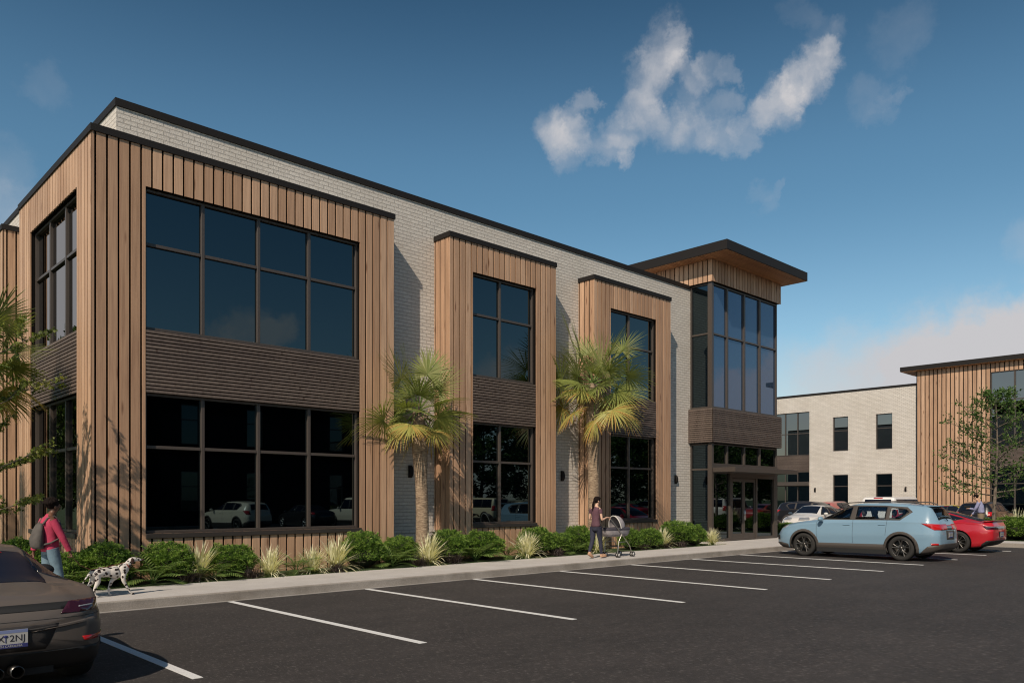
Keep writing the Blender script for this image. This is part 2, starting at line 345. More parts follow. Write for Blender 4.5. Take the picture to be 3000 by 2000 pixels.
def bay(F, par, a0, a1, A0, A1, ma, ztop=9.01, first=None, gm='glass'):
    u0, u1, l0, l1 = 5.205, 8.07, 1.063, 3.925; HM = (6.945,); HL = (2.824,)
    op = (A0, A1, l0, u1)
    b = MB(); boards(F, b, a0, a1, .1, ztop-.137, [op], first=first); w = b.build('wood_cladding', M['wood'], par)
    b = MB(); sheet(F, b, a0+.004, a1-.004, .1, ztop-.14, [op], o=-.055, depth=.3); b.build('backing_panel', M['gap'], par)
    b = MB(); F.box(b, A0, A1, -.06, -.05, l1+.0, u0-.01); b.build('panel_back', M['gap'], par)
    b = MB(); slats(F, b, A0+.002, A1-.002, l1, u0, -.049, -.008, 17); sp = b.build('spandrel', M['slat'], par)
    window(F, par, A0+.001, A1-.001, u0, u1-.001, ma, HM, gm=gm); window(F, par, A0+.001, A1-.001, l0, l1-.001, ma, HL, gm=gm)
    b = MB(); F.box(b, A0-.001, A1+.03, -.13, .035, .962, l0-.001); s = b.build('sill', M['sill'], par); s.modifiers.new('b','BEVEL').width = .006
    return sp
def lamp(F, par, a, z):
    b = MB(); n = 12; pts = [(math.cos(math.pi*k/n - math.pi/2)*.095, .17*math.sin(math.pi*k/n - math.pi/2)) for k in range(n+1)]
    vs = []
    for w in (-.06, .06):
        for p in pts: vs.append(F.P(a+w, p[0]+.012, z+p[1]))
    m = n+1; b.add(vs, [tuple(range(m)), tuple(range(2*m-1, m-1, -1))] + [(i,i+1,m+i+1,m+i) for i in range(n)] + [(0,m,2*m-1,m-1)])
    F.box(b, a-.045, a+.045, 0, .02, z-.1, z+.1)
    o = b.build('wall_lamp', M['coping'], par); o.modifiers.new('b','BEVEL').width = .008; return o
# --- the near building
YW, YB, XW, XB, YT = 17.33, 16.65, 5.31, 4.66, 16.35
B1 = empty('office_building', (18, 25, 0), 0, 'long two storey white brick and cedar office building beside the sidewalk', 'building')
off = Vector((18, 25, 0))
class Par:       # children are built in world coordinates under an Empty
    pass
def settle(root):
    for c in root.children: c.matrix_parent_inverse = Matrix.Translation(-root.location)
b = MB(); b.box(XW, 31.0, YW, 45, .0, 9.82)
b.build('brick_wall', M['brick'], B1)
FS = Face('S', YW); FW_ = Face('W', XW)
for a0, a1 in ((11.71,13.53),(17.73,19.52),(23.74,25.9)):
    b = MB()
    for z0, z1, o in ((.1,.86,.03), (.86,.93,.045)): FS.box(b, a0, a1, -.01, o, z0, z1)
    b.build('brick_plinth', M['brick'], B1)
b = MB()
FS.box(b, XW-.03, 26.4, -.3, .035, 9.815, 9.97); FW_.box(b, YW+.3, 45.03, -.3, .03, 9.816, 9.969); b.build('roof_coping', M['coping'], B1)
b = MB(); b.box(XW+.3, 31, YW+.3, 44.9, 9.7, 9.83); b.build('roof', M['roof'], B1)
def bay_box(kind, x0, x1, y0, y1, cw):
    b = MB(); b.box(x0+.03, x1-.004, y0+.03, y1, .1, 8.9)
    for e in (): pass
    return b
# volumes behind the claddings are thin-walled so that the window recesses stay open
FB = Face('S', YB)
for x0, x1, A0, A1, ma, fr in ((4.66,11.71,5.654,10.705,(6.868,8.127,9.384),4.722),(13.54,17.72,14.364,16.85,(15.50,),13.67),(19.53,23.73,20.36,22.88,(21.49,),19.68)):
    bay(FB, B1, x0, x1, A0, A1, ma, first=fr)
    b = MB(); b.box(x0+.4 if x0 > 5 else 5.4, x1-.03, YB+.35, YW-.001, .1, 8.88); b.build('bay_core', M['gap'], B1)
    b = MB(); b.box(x0-.03 if x0 > 5 else x0-.031, x1+.03, YB-.03, YB+.27, 8.873, 9.01)
    if x0 > 5: b.box(x0-.03, x0+.27, YB+.27, YW-.001, 8.873, 9.009)
    b.box(x1-.27, x1+.03, YB+.27, YW-.001, 8.873, 9.009); b.build('bay_coping', M['coping'], B1)
    b = MB(); b.box(x0+(.2 if x0 > 5 else .27), x1-.2, YB+.2, YW-.002, 8.86, 8.95); b.build('bay_roof', M['roof'], B1)
    # side cheeks
    if x0 > 5:
        b = MB(); F2 = Face('W', x0); boards(F2, b, YB+.002, YW-.001, .1, 8.873, [], first=YB+.212, o0=-.03, o1=-.001); b.build('side_boards', M['wood'], B1)
        b = MB(); b.box(x0+.0305, x0+.05, YB+.03, YW-.001, .1, 8.87); b.build('side_backing', M['gap'], B1)
    b = MB(); b.box(x1-.03, x1-.002, YB+.002, YW-.001, .1, 8.872, .3); b.build('side_panel', M['wood'], B1)
FX = Face('W', XB)
for y0, y1, A0, A1 in ((YB+.001,22.51,17.655,21.45),(24.36,30.2,25.36,29.16)):
    bay(FX, B1, y0, y1, A0, A1, (A0+1.265, A0+2.53), first=y0+.06, gm='glass_side')
    b = MB(); b.box(XB+.35, XW-.002, y0+.4, y1-.03, .1, 8.88); b.build('bay_core', M['gap'], B1)
    b = MB(); b.box(XB-.03, XB+.27, y0+(.27 if y0 < 20 else -.03), y1+.03, 8.873, 9.0095); b.box(XB+.27, XW-.001, y1-.27, y1+.03, 8.873, 9.0085)
    if y0 > 20: b.box(XB+.27, XW-.001, y0-.03, y0+.27, 8.873, 9.0085)
    b.build('bay_coping', M['coping'], B1)
    b = MB(); b.box(XB+.2, XW-.001, y0+.2, y1-.2, 8.86, 8.951); b.build('bay_roof', M['roof'], B1)
    if y0 > 20:
        b = MB(); F2 = Face('S', y0); boards(F2, b, XB+.002, XW-.001, .1, 8.873, [], first=XB+.1, o0=-.03, o1=.0); b.build('side_boards', M['wood'], B1)
for x in (12.70, 18.71, 24.99): lamp(FS, B1, x, 2.51)
# --- entrance tower
TX0, TX1 = 25.95, 31.0
FT = Face('S', YT); FTW = Face('W', TX0)
b = MB(); b.box(TX0+.2, TX1-.03, YT+.25, YW+6, .1, 10.76); b.build('tower_core', M['gap'], B1)
b = MB(); b.box(TX1-.028, TX1-.001, YT+.06, YW+6, .1, 10.0); b.build('tower_side', M['brick'], B1)
MX = (27.13, 28.40, 29.61)
window(FT, B1, TX0+.13, TX1-.005, 5.22, 9.93, MX, (8.03,), o=-.11, fw=.06, mw=.055, gm='glass_tower')
window(FTW, B1, YT+.16, YW-.004, 5.22, 9.93, (), (8.03,), o=-.11, fw=.05, mw=.055, gm='glass')
window(FT, B1, TX0+.13, TX1-.005, 3.08, 3.88, MX, (), o=-.11, fw=.05, mw=.05, gm='glass')
window(FTW, B1, YT+.16, YW-.004, .15, 3.88, (), (2.9,), o=-.11, fw=.05, mw=.05, gm='glass')
b = MB()
for z0, z1 in ((.15,3.9),(5.21,9.95)): b.box(TX0, TX0+.128, YT, YT+.158, z0, z1)
b.build('corner_post', M['frame'], B1)
b = MB(); Fs = Face('S', YT-.12); Fw = Face('W', TX0-.10)
slats(Fs, b, TX0-.10, TX1+.12, 3.92, 5.2, -.03, 0, 17); slats(Fw, b, YT-.118, YW-.002, 3.92, 5.2, -.03, 0, 17); b.build('spandrel', M['slat'], B1)
b = MB(); b.box(TX0-.07, TX1+.09, YT-.09, YT+.1, 3.9, 5.215); b.box(TX0-.07, TX0+.1, YT+.1, YW-.003, 3.9, 5.215); b.build('spandrel_box', M['frame'], B1)
b = MB(); Fs = Face('S', YT-.07); Fw = Face('W', TX0-.06)
boards(Fs, b, TX0-.06, TX1+.12, 9.95, 10.775, []); boards(Fw, b, YT-.065, YW+5, 9.95, 10.775, []); b.build('frieze_boards', M['wood'], B1)
b = MB(); b.box(TX0-.03, TX1+.09, YT-.04, YT+.24, 9.955, 10.772); b.box(TX0-.03, TX0+.19, YT+.24, YW+5, 9.955, 10.772); b.box(TX1-.03,TX1+.1,YT+.24,YW+5,9.955,10.772); b.build('frieze_backing', M['gap'], B1)
b = MB(); b.box(25.28, 31.50, 15.3, 24.2, 10.80, 11.15); b.build('roof_slab', M['coping'], B1)
b = MB()
y = 15.34
while y < 24.1: b.box(25.32, 31.46, y, y+.085, 10.782, 10.7995, RN.random()); y += .10
b.build('soffit', M['soffit'], B1)
# storefront
b = MB(); F = FT
F.box(b, TX0+.128, TX1-.002, -.17, .0, 2.76, 3.078)
for a0, a1 in ((TX0+.128,26.08),(27.28,27.42),(30.72,30.998)): F.box(b, a0, a1, -.17, -.02, .148, 2.759)
F.box(b, 27.42, 30.72, -.17, -.03, 2.6, 2.759); F.box(b, 26.08, 27.28, -.17, -.03, .148, .26); F.box(b, 29.35, 30.72, -.17, -.03, .148, .26); F.box(b, 29.25, 29.35, -.17, -.02, .148, 2.6)
sf = b.build('storefront_frame', M['frame'], B1)
for q_ in ((26.08,27.28,2.758),(29.35,30.72,2.6)):
    b = MB(); F.box(b, q_[0], q_[1], -.12, -.10, .26, q_[2]); b.build('side_glass', M['glass'], sf)
def door(F, par, a0, a1, hs):
    b = MB(); F.box(b, a0, a0+.09, -.12, -.05, .17, 2.58); F.box(b, a1-.09, a1, -.12, -.05, .17, 2.58); F.box(b, a0+.09, a1-.09, -.12, -.05, .17, .42); F.box(b, a0+.09, a1-.09, -.12, -.05, 2.45, 2.58)
    d = b.build('door', M['frame'], par); b = MB(); F.box(b, a0+.08, a1-.08, -.10, -.085, .40, 2.47); b.build('glass', M['glass'], d)
    b = MB(); hx = a0+.05 if hs < 0 else a1-.05; p = [F.P(hx,-.05,.95),F.P(hx,.0,.95),F.P(hx,.0,1.35),F.P(hx,-.05,1.35)]; b.tube(p, .014, 8); b.build('handle', mat('steel',(.5,.5,.5),.25,1), d)
door(FT, B1, 27.43, 28.33, 1); door(FT, B1, 28.34, 29.24, -1)
b = MB(); b.box(26.0, 30.83, 15.4, YT-.005, 2.785, 2.955); c = b.build('entrance_canopy', M['frame'], B1); c.modifiers.new('b','BEVEL').width = .006
settle(B1)

# --- the building across the lane
X2 = 59.2
B2 = empty('office_building', (65, 22, 0), 0, 'white brick and wood office building beyond the parked cars at right', 'building')
F = Face('W', X2)
wins = [(25.58,26.74,5.42,8.0),(22.39,23.55,5.42,8.0),(25.58,26.74,1.0,3.63),(22.39,23.55,1.0,3.63)]
ent = (28.6, 33.8, .15, 8.6)
b = MB(); sheet(F, b, 20.66, 46, .0, 9.82, wins+[ent], o=0, depth=.35)
b.quad((X2,20.66,9.82),(X2+.3,20.66,9.82),(X2+.3,46,9.82),(X2,46,9.82)); b.box(X2+.6, X2+18, 20.7, 46, 0, 9.7); b.build('brick_wall', M['brick'], B2)
b = MB(); F.box(b, 20.66, 46, -.3, .03, 9.815, 9.97); b.build('roof_coping', M['coping'], B2)
b = MB(); F.box(b, 20.7, 45, -.58, -.36, .1, 9.7); b.build('wall_core', M['gap'], B2)
for w in wins: window(F, B2, w[0]+.001, w[1]-.001, w[2]+.001, w[3]-.001, (), ((6.95,) if w[2] > 5 else (2.76,)), o=-.14, gm='glass_side' if w[2] > 5 else 'glass')
ee = (29.61, 30.64, 31.7, 32.75)
window(F, B2, ent[0]+.001, ent[1]-.001, 5.22, 8.599, ee, (6.93,), o=-.15, gm='glass_side')
b = MB(); slats(F, b, ent[0]+.01, ent[1]-.01, 3.92, 5.215, -.1, -.03, 17); b.build('spandrel', M['slat'], B2)
window(F, B2, ent[0]+.001, ent[1]-.001, 3.1, 3.92, ee, (), o=-.15); window(F, B2, ent[0]+.001, ent[1]-.001, .16, 2.85, ee, (), o=-.15)
b = MB(); F.box(b, ent[0]+.002, ent[1]-.002, -.2, .25, 2.85, 3.1); b.build('entrance_canopy', M['frame'], B2)
for y in (28.13, 21.46): lamp(F, B2, y, 2.5)
F3 = Face('W', 58.95)
op = (10.9, 16.05, .16, 10.16)
b = MB(); boards(F3, b, 2.0, 20.66, .1, 10.76, [op], pitch=.27, gap=.06, o0=-.026); b.build('wood_cladding', M['wood'], B2)
b = MB(); sheet(F3, b, 2.0, 20.65, .1, 10.75, [op], o=-.055, depth=.35); b.quad((58.98,20.645,.1),(63,20.645,.1),(63,20.645,10.75),(58.98,20.645,10.75)); b.build('backing_panel', M['gap'], B2)
b = MB(); b.box(58.96, 63, 20.62, 20.655, .1, 10.74); b.build('side_panel', M['coping'], B2)
b = MB(); b.box(59.4, 75, 2.1, 20.6, .1, 10.7); b.build('wall_core', M['gap'], B2)
window(F3, B2, op[0]+.001, op[1]-.001, 5.22, 10.159, (12.0,13.33,14.66), (8.29,), o=-.12, mw=.05, gm='glass_side')
b = MB(); slats(F3, b, op[0]+.01, op[1]-.01, 3.92, 5.215, -.09, -.02, 17); b.build('spandrel', M['slat'], B2)
window(F3, B2, op[0]+.001, op[1]-.001, .16, 3.92, (12.0,13.33,14.66), (2.8,), o=-.12, mw=.05)
b = MB(); b.box(58.55, 76, 1.0, 21.62, 10.79, 11.1); b.build('roof_slab', M['coping'], B2)
b = MB(); y = 58.58
while y < 61: b.box(y, y+.085, 1.03, 21.6, 10.77, 10.7895, RN.random()); y += .1
b.build('soffit', M['soffit'], B2)
settle(B2)

# --- the building on the far side of the car park, behind the camera (seen mirrored in the panes)
M['darkwall'] = mat('shade_darkened_wall', (.005,.0045,.004), .9, spec=.05)  # the sunless side's shade is in this colour, so panes mirror black
B3 = empty('office_building', (30, -24, 0), 0, 'dark mirrored facade of the office block opposite seen in the ground floor panes', 'building')
class FaceN(Face):
    def P(s, a, o, z): return (a, s.p+o, z)
    def box(s, mb, a0, a1, o0, o1, z0, z1, tone=.5): mb.box(a0,a1,s.p+o0,s.p+o1,z0,z1,tone)
F = FaceN('N', -18.7)
ops = []
for x in (2,8,14,20,24.5,31): ops += [(x,x+1.2,5.4,8.0),(x,x+1.2,1.0,3.63)]
ops += [(35.0,39.0,5.22,8.6)]
b = MB(); sheet(F, b, -6, 41.5, 0, 9.97, ops, depth=.3); b.box(-6,41.5,-30,-19.1,0,9.9); b.build('dark_wall', M['darkwall'], B3)
b = MB(); F.box(b,-6,41.5,-.3,.03,9.97,10.1); b.build('roof_coping', M['coping'], B3)
for q_ in ops: window(F, B3, q_[0]+.001,q_[1]-.001,q_[2]+.001,q_[3]-.001,((q_[0]+q_[1])/2,) if q_[1]-q_[0]>2 else (),((q_[2]+q_[3])/2+.3,), o=-.12)
for y in (16.5, 33.5): lamp(F, B3, y, 2.5)
settle(B3)
# ---------------------------------------------------------------- vegetation
def leaf_mat(name, cols, rough=.5, tr=.35):
    m = mat(name, cols[0], rough); q = NT(m)
    c = q.ramp(q.attr(), [(i/(len(cols)-1), k) for i, k in enumerate(cols)]); q.col(c)
    t = q.n('BsdfTranslucent'); q.l(q.mix(1, c, (1.3,1.35,.6), 'MULTIPLY'), t.inputs[0]); mx = q.n('MixShader'); mx.inputs[0].default_value = tr
    out = [n for n in q.t.nodes if n.type == 'OUTPUT_MATERIAL'][0]
    q.l(q.p.outputs[0], mx.inputs[1]); q.l(t.outputs[0], mx.inputs[2]); q.l(mx.outputs[0], out.inputs[0]); q.p.inputs['Specular IOR Level'].default_value = .3
    return m
M['bush'] = leaf_mat('shrub_leaves', [(.026,.06,.012),(.075,.15,.024),(.16,.27,.045),(.29,.40,.09)])
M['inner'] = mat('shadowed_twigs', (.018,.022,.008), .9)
M['cream'] = leaf_mat('cream_striped_blades', [(.16,.22,.07),(.50,.48,.30),(.74,.70,.50),(.80,.78,.60)], .5, .3)
M['purple'] = leaf_mat('dark_purple_blades', [(.025,.018,.02),(.05,.035,.04),(.10,.075,.07),(.13,.11,.09)], .5, .2)
M['palmetto'] = leaf_mat('palmetto_leaflets', [(.05,.10,.025),(.10,.17,.045),(.18,.26,.07),(.30,.36,.13)], .45, .3)
M['palm'] = leaf_mat('palm_blades', [(.42,.23,.07),(.42,.33,.10),(.34,.34,.10),(.24,.27,.07),(.17,.21,.06),(.26,.28,.11),(.46,.43,.21)], .45, .3)
M['maple'] = leaf_mat('broad_leaves', [(.05,.07,.015),(.11,.15,.03),(.20,.23,.05),(.32,.32,.08)], .5, .35)
M['treeleaf'] = leaf_mat('tree_leaves', [(.02,.05,.012),(.045,.095,.02),(.09,.16,.035),(.15,.22,.06)], .5, .3)
m = mat('palm_bark', (.3,.24,.18), .95); q = NT(m)
f1 = q.noise(q.pos((1,1,3.5), True), 9, 6, .7); f2 = q.noise(q.pos((2.4,2.4,14), True), 3.5, 3)
q.col(q.mix(1, q.ramp(f1, [(.25,(.09,.06,.042)),(.5,(.27,.20,.14)),(.75,(.46,.37,.27))]), q.ramp(f2, [(.35,(.7,.67,.62)),(.6,(1.1,1.08,1.05))]), 'MULTIPLY')); q.bump(f1, .9, .03); M['pbark'] = m
m = mat('tree_bark', (.12,.09,.065), .95); q = NT(m); f1 = q.noise(q.pos((1,1,.3)), 30, 5); q.col(q.ramp(f1, [(.3,(.06,.045,.035)),(.7,(.2,.165,.13))])); q.bump(f1, .6, .02); M['bark'] = m
def rv(rn): 
    while 1:
        v = Vector((rn.uniform(-1,1), rn.uniform(-1,1), rn.uniform(-1,1)))
        if .05 < v.length < 1: return v.normalized()
def leaf(mb, p, d, n, L_, w, tone, fold=.25):
    d = d.normalized(); s = d.cross(n)
    if s.length < .01: s = d.cross(Vector((.3,.8,.5)))
    s.normalize(); n = s.cross(d)
    mb.add([p, p+d*L_*.5+s*w*.5+n*w*fold, p+d*L_, p+d*L_*.5-s*w*.5+n*w*fold], [(0,1,2,3)], tone)
def bush_mesh(seed, n=6500):
    rn = random.Random(seed); mb = MB(); off = Vector((seed*3.1,0,0))
    def rad(v): return 1 + .26*noise.noise(v*1.7+off) + .18*noise.noise(v*4.2+off)
    for i in range(n):
        v = rv(rn)
        if v.z < -.45: v.z = -v.z*.5; v.normalize()
        r = rad(v); k = r*(1 - abs(rn.gauss(0,.10)) + max(0,rn.gauss(-.02,.05))); tuft = noise.noise(v*7+off)
        k += tuft*.05
        wd = 1 + .12*max(0,-v.z); p = Vector((v.x*k*wd, v.y*k*wd, .80 + v.z*k*(1.04 if v.z > 0 else .85))); p.z = max(p.z, .04)
        d = (v + rv(rn)*.85 + Vector((0,0,.55))).normalized()
        tone = min(1, max(0, .42 + tuft*.75 + rn.uniform(-.28,.28) ))
        leaf(mb, p, d, v+rv(rn)*.6, rn.uniform(.07,.115), rn.uniform(.034,.05), tone)
        if rn.random() < .30:      # a short sprig
            q_ = p + d*.05
            for _ in range(3): leaf(mb, q_ + rv(rn)*.035, d+rv(rn)*.8, rv(rn), .075, .036, min(1,tone+.15))
    return mb
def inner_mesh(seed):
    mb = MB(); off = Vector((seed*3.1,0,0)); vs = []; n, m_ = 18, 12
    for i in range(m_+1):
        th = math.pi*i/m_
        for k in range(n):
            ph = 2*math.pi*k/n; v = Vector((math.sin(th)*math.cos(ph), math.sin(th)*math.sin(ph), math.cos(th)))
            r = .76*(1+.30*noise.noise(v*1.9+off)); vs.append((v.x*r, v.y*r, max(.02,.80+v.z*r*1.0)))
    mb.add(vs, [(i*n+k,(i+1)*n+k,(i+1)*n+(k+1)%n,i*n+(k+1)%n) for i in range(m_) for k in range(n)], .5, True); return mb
BP = []
def bush(u, vt, wpx, y, label, zb=.135, x=None, group='round green shrubs along the building'):
    i = len(BP)
    p, D = aty(u, y) if x is None else (Vector((x, y, .15)), (x*FW.x + y*FW.y))
    r = wpx/2317.6*D/2; zt = 1.75 + (1463-vt)/2317.6*D
    k = i % 4
    if i < 4:
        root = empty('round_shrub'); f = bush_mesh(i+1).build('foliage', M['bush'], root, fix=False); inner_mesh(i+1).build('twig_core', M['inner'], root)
    else: root = copy_tree(BP[k])
    BP.append(root); root.location = (p.x, y, zb); root.rotation_euler.z = i*1.7
    root.scale = (r*1.14, r*1.14, max(.3,(zt-zb)/1.9)); tag(root, label, 'shrub', group); return root
bush(297,1594,150,16.0,'broad round green shrub behind the spotted dog at the wooden corner')
bush(497,1588,130,16.05,'round green shrub under the left end of the long sill, ahead of the dog')
bush(674,1592,124,16.05,'round green shrub below the large window, between a cream striped grass and a low palmetto')
bush(1062,1558,110,16.05,'tall round green shrub at the right end of the long window sill')
bush(1172,1573,98,16.25,'round green shrub against grey brick between the large bay and the first palm trunk')
bush(1313,1552,100,16.05,'round green shrub just right of the first palm trunk')
bush(1412,1553,108,16.05,'round green shrub below the left edge of the narrow middle window')
bush(1572,1545,96,16.05,'round green shrub at the lower right of the middle bay beside tall cream grass')
bush(1634,1562,72,15.95,'smaller round green shrub in front of brick under the second wall lamp')
bush(1694,1540,80,16.05,'round green shrub just left of the woman with the pram')
bush(1848,1546,60,15.9,'narrow green shrub partly hidden behind the hood of the pram')
bush(1902,1548,70,15.85,'round green shrub right of the pram below the third narrow window')
bush(1985,1528,92,15.95,'large full green shrub against the lit brick left of the glass entrance')
bush(2032,1536,66,15.8,'lower green shrub joined to the right of the large one by the glass entrance')
bush(70,1575,170,16.3,'low clipped green shrub above the roof of the dark grey sports car at far left')
bush(190,1620,120,15.9,'dark green shrub behind the legs of the person in the pink jacket')
bush(2312,1546,72,17.1,'dark green shrub right of the entrance glass, in front of the blue car bonnet')
bush(2362,1540,60,17.5,'bright topped green shrub in front of the white sedan')
for (x, y, r, zt, la) in ((36.6,8.9,1.0,1.1,'broad green shrub behind the tail of the red car'),(38.0,8.2,1.0,1.25,'green shrub at the right edge of the picture beside the slim tree'),
                      (37.2,10.3,.7,.95,'small green shrub at the foot of the slim tree by the walkway'),(37.9,11.6,.6,.8,'low green shrub behind the man with the tablet')):
    o = bush(2900,1500,100,y,la,x=x,group='green shrubs in the bed by the lane'); o.scale = (r*.98,r*.98,(zt-.13)/1.9); o.location = (x,y,.13)
for (x, y, r, zt, la) in ((37.2,12.6,.8,1.1,'green shrub of the lane bed hidden behind the red car, mirrored in the entrance doors'),(38.2,14.0,.7,1.0,'farther green shrub of the lane bed, mirrored in the entrance doors')):
    o = bush(2900,1500,100,y,la,x=x,group='green shrubs in the bed by the lane'); o.scale = (r*.98,r*.98,(zt-.13)/1.9); o.location = (x,y,.13)
# blades
def blade(mb, base, az, lean, L_, w, curve, tone, seg=4, tip=None):
    pts = []; p = Vector(base); a = lean; h = Vector((math.cos(az), math.sin(az), 0)); s = Vector((-h.y, h.x, 0))
    for i in range(seg+1):
        t = i/seg; ww = w*(1-t**2.2)*(.65+.35*min(1,t*3)); pts += [p - s*ww/2, p + s*ww/2]
        p = p + (h*math.sin(a) + Vector((0,0,math.cos(a))))*(L_/seg); a += curve/seg
    n0 = len(mb.v); mb.v += [tuple(q_) for q_ in pts]
    for i in range(seg):
        mb.f.append((n0+2*i, n0+2*i+1, n0+2*i+3, n0+2*i+2)); mb.sm.append(False)
        mb.t.append(tone if tip is None else max(0, tone-(.75 if i == 0 else .25 if i == 1 else 0)))
def cream_mesh(seed):
    rn = random.Random(seed); mb = MB()
    for i in range(190):
        le = abs(rn.gauss(0,.62)); blade(mb, (rn.gauss(0,.06), rn.gauss(0,.06), 0), rn.uniform(0,6.28), le*.95, rn.uniform(.75,1.15), rn.uniform(.036,.054), rn.uniform(.5,1.5)*(.35+le), rn.uniform(.45,1), 6, 1)
    return mb
def tuft_mesh(seed):
    rn = random.Random(seed); mb = MB()
    for i in range(170): blade(mb, (rn.gauss(0,.08), rn.gauss(0,.08), 0), rn.uniform(0,6.28), rn.uniform(.1,1.2), rn.uniform(.35,.62), .016, rn.uniform(.5,1.5), rn.random(), 4)
    return mb
def palmetto_mesh(seed, nf=13):
    rn = random.Random(seed); mb = MB()
    for f in range(nf):
        az = f*2.4+rn.uniform(-.3,.3); le = .15+.75*(f/nf)+rn.uniform(-.1,.15); L_ = rn.uniform(.75,1.05); cur = rn.uniform(1.0,1.6)
        h = Vector((math.cos(az),math.sin(az),0)); s = Vector((-h.y,h.x,0)); p = Vector((0,0,.02)); a = le; n = 14; P = [p.copy()]
        for i in range(n):
            d = h*math.sin(a)+Vector((0,0,math.cos(a))); p = p + d*(L_/n); a += cur/n; P.append(p.copy())
            if i > 2:
                t = i/n; ll = .30*math.sin(min(1,(t-.1)*1.25)*math.pi)**.6+.05
                for sg in (-1,1):
                    dd = (s*sg*1.0 + d*.75 + Vector((0,0,-.28))).normalized()
                    leaf(mb, p, dd, Vector((0,0,1)), ll*rn.uniform(.85,1.1), .034, min(1,max(0,.25+.5*rn.random()+.25*(1-le))), .1)
                    leaf(mb, p-d*.025, (dd+d*.2), Vector((0,0,1)), ll*rn.uniform(.8,1.0), .03, min(1,.2+.6*rn.random()), .1)
        mb.tube(P, [.011*(1-.7*i/n) for i in range(n+1)], 4, .3, False)
    return mb
PR = {}
def plant(kind, name, mesh, mt, u, vt, y, label, cat, group, x=None, s=None, zb=.135, asp=1):
    p, D = aty(u, y) if x is None else (Vector((x, y, .15)), 1)
    L_ = PR.setdefault(kind, [])
    if len(L_) < 3: o = mesh(len(L_)+7).build(name, mt, None, fix=False)
    else: o = L_[len(PR[kind]) % 3].copy(); link(o)
    L_.append(o); zt = 1.75 + (1463-vt)/2317.6*D if s is None else 0
    k = (zt-zb)/{'c':.88,'t':.42,'p':.72}[kind] if s is None else s
    o.location = (p.x, y, zb); o.scale = (k*asp, k*asp, k); o.rotation_euler.z = len(L_)*2.1; tag(o, label, cat, group, 'thing'); return o
for u, vt, y, la in [(585,1602,15.85,'cream striped grass behind the low palmetto, between the second and third round shrubs'),(790,1610,15.6,'cream striped grass clump below the second pane of the long window'),
        (915,1604,15.65,'narrow cream grass clump immediately left of the biggest pale clump'),(985,1582,15.65,'biggest pale cream grass clump, left of the tall shrub at the window sill end'),
        (1255,1573,15.6,'cream striped grass at the foot of the first palm'),(1542,1562,15.55,'tall cream striped grass below the right part of the middle window'),
        (1752,1566,15.6,'cream striped grass seen behind the legs of the woman with the pram'),(1940,1553,15.65,'cream grass squeezed between two shrubs right of the pram'),
        (2086,1550,15.7,'cream striped grass at the end of the planting bed by the glass entrance')]:
    plant('c','striped_grass',cream_mesh,M['cream'],u,vt,y,la,'ornamental grass','cream striped grasses along the building')
plant('c','striped_grass',cream_mesh,M['cream'],0,0,9.6,'cream striped grass by the slim tree at the right edge','ornamental grass','cream striped grasses by the lane',x=38.9,s=1.2)
for u, vt, y, la in [(742,1655,15.45,'dark purple grass tuft at the right foot of the third round shrub'),(985,1640,15.42,'broad dark purple tuft in front of the biggest pale grass'),
        (1232,1622,15.42,'dark purple grass tuft in front of the first palm trunk'),(1332,1613,15.42,'dark purple tuft at the foot of the shrub right of the first palm'),
        (1634,1600,15.42,'dark purple tuft below the smaller shrub near the second wall lamp'),(1888,1590,15.4,'dark purple tuft right of the pram wheels'),(1955,1584,15.4,'dark purple tuft beneath the squeezed cream grass'),(1998,1580,15.42,'dark purple tuft at the foot of the large entrance shrub'),
        (560,1660,15.5,'dark purple tuft left of the palmetto below the window')]:
    plant('t','purple_grass',tuft_mesh,M['purple'],u,vt,y,la,'ornamental grass','dark purple grass tufts',asp=1.15)
for u, vt, y, la, a in [(448,1625,15.62,'spreading palmetto right in front of the nose of the spotted dog',1.15),(630,1635,15.58,'palmetto between the second and third round shrubs',1.1),(868,1610,15.7,'small palmetto between two cream grasses under the long window',.9),
        (1150,1592,15.65,'palmetto in front of the shrub by the large bay edge',1.05),(1392,1575,15.65,'palmetto in front of the shrub below the middle window',1.1),(1487,1580,15.8,'thin palmetto just left of the tall cream grass',.8),
        (1682,1577,15.6,'palmetto at the foot of the shrub left of the walking woman',1.1),(1870,1582,15.6,'palmetto right behind the front wheels of the pram',1),(2040,1575,15.6,'palmetto in front of the shrubs by the glass entrance',.9),
        (215,1640,15.6,'palmetto between the pink jacketed person and the tail of the dog',1.1)]:
    plant('p','palmetto',palmetto_mesh,M['palmetto'],u,vt,y,la,'palmetto','palmettos along the planting bed',asp=a)
# grass edge of the bed: uneven short blades
rn = random.Random(3); mb = MB()
for i in range(9000):
    x = 3.2+22*rn.random(); y = 15.24+abs(rn.gauss(0,.09)); blade(mb, (x,y,.13), rn.uniform(0,6.28), rn.uniform(0,.9), rn.uniform(.02,.05), .008, .6, rn.random(), 2)
for i in range(2500):
    x = 35.28+abs(rn.gauss(0,.1)); y = 6+9*rn.random(); blade(mb, (x,y,.13), rn.uniform(0,6.28), rn.uniform(0,.9), rn.uniform(.03,.06), .01, .6, rn.random(), 2)
M['blade'] = leaf_mat('grass_blades', [(.02,.045,.01),(.05,.09,.02),(.08,.13,.03)], .6, .3)
o = mb.build('grass', M['blade'], None, fix=False); tag(o, 'short grass fringe along the back edge of the sidewalk', 'grass', kind='stuff')

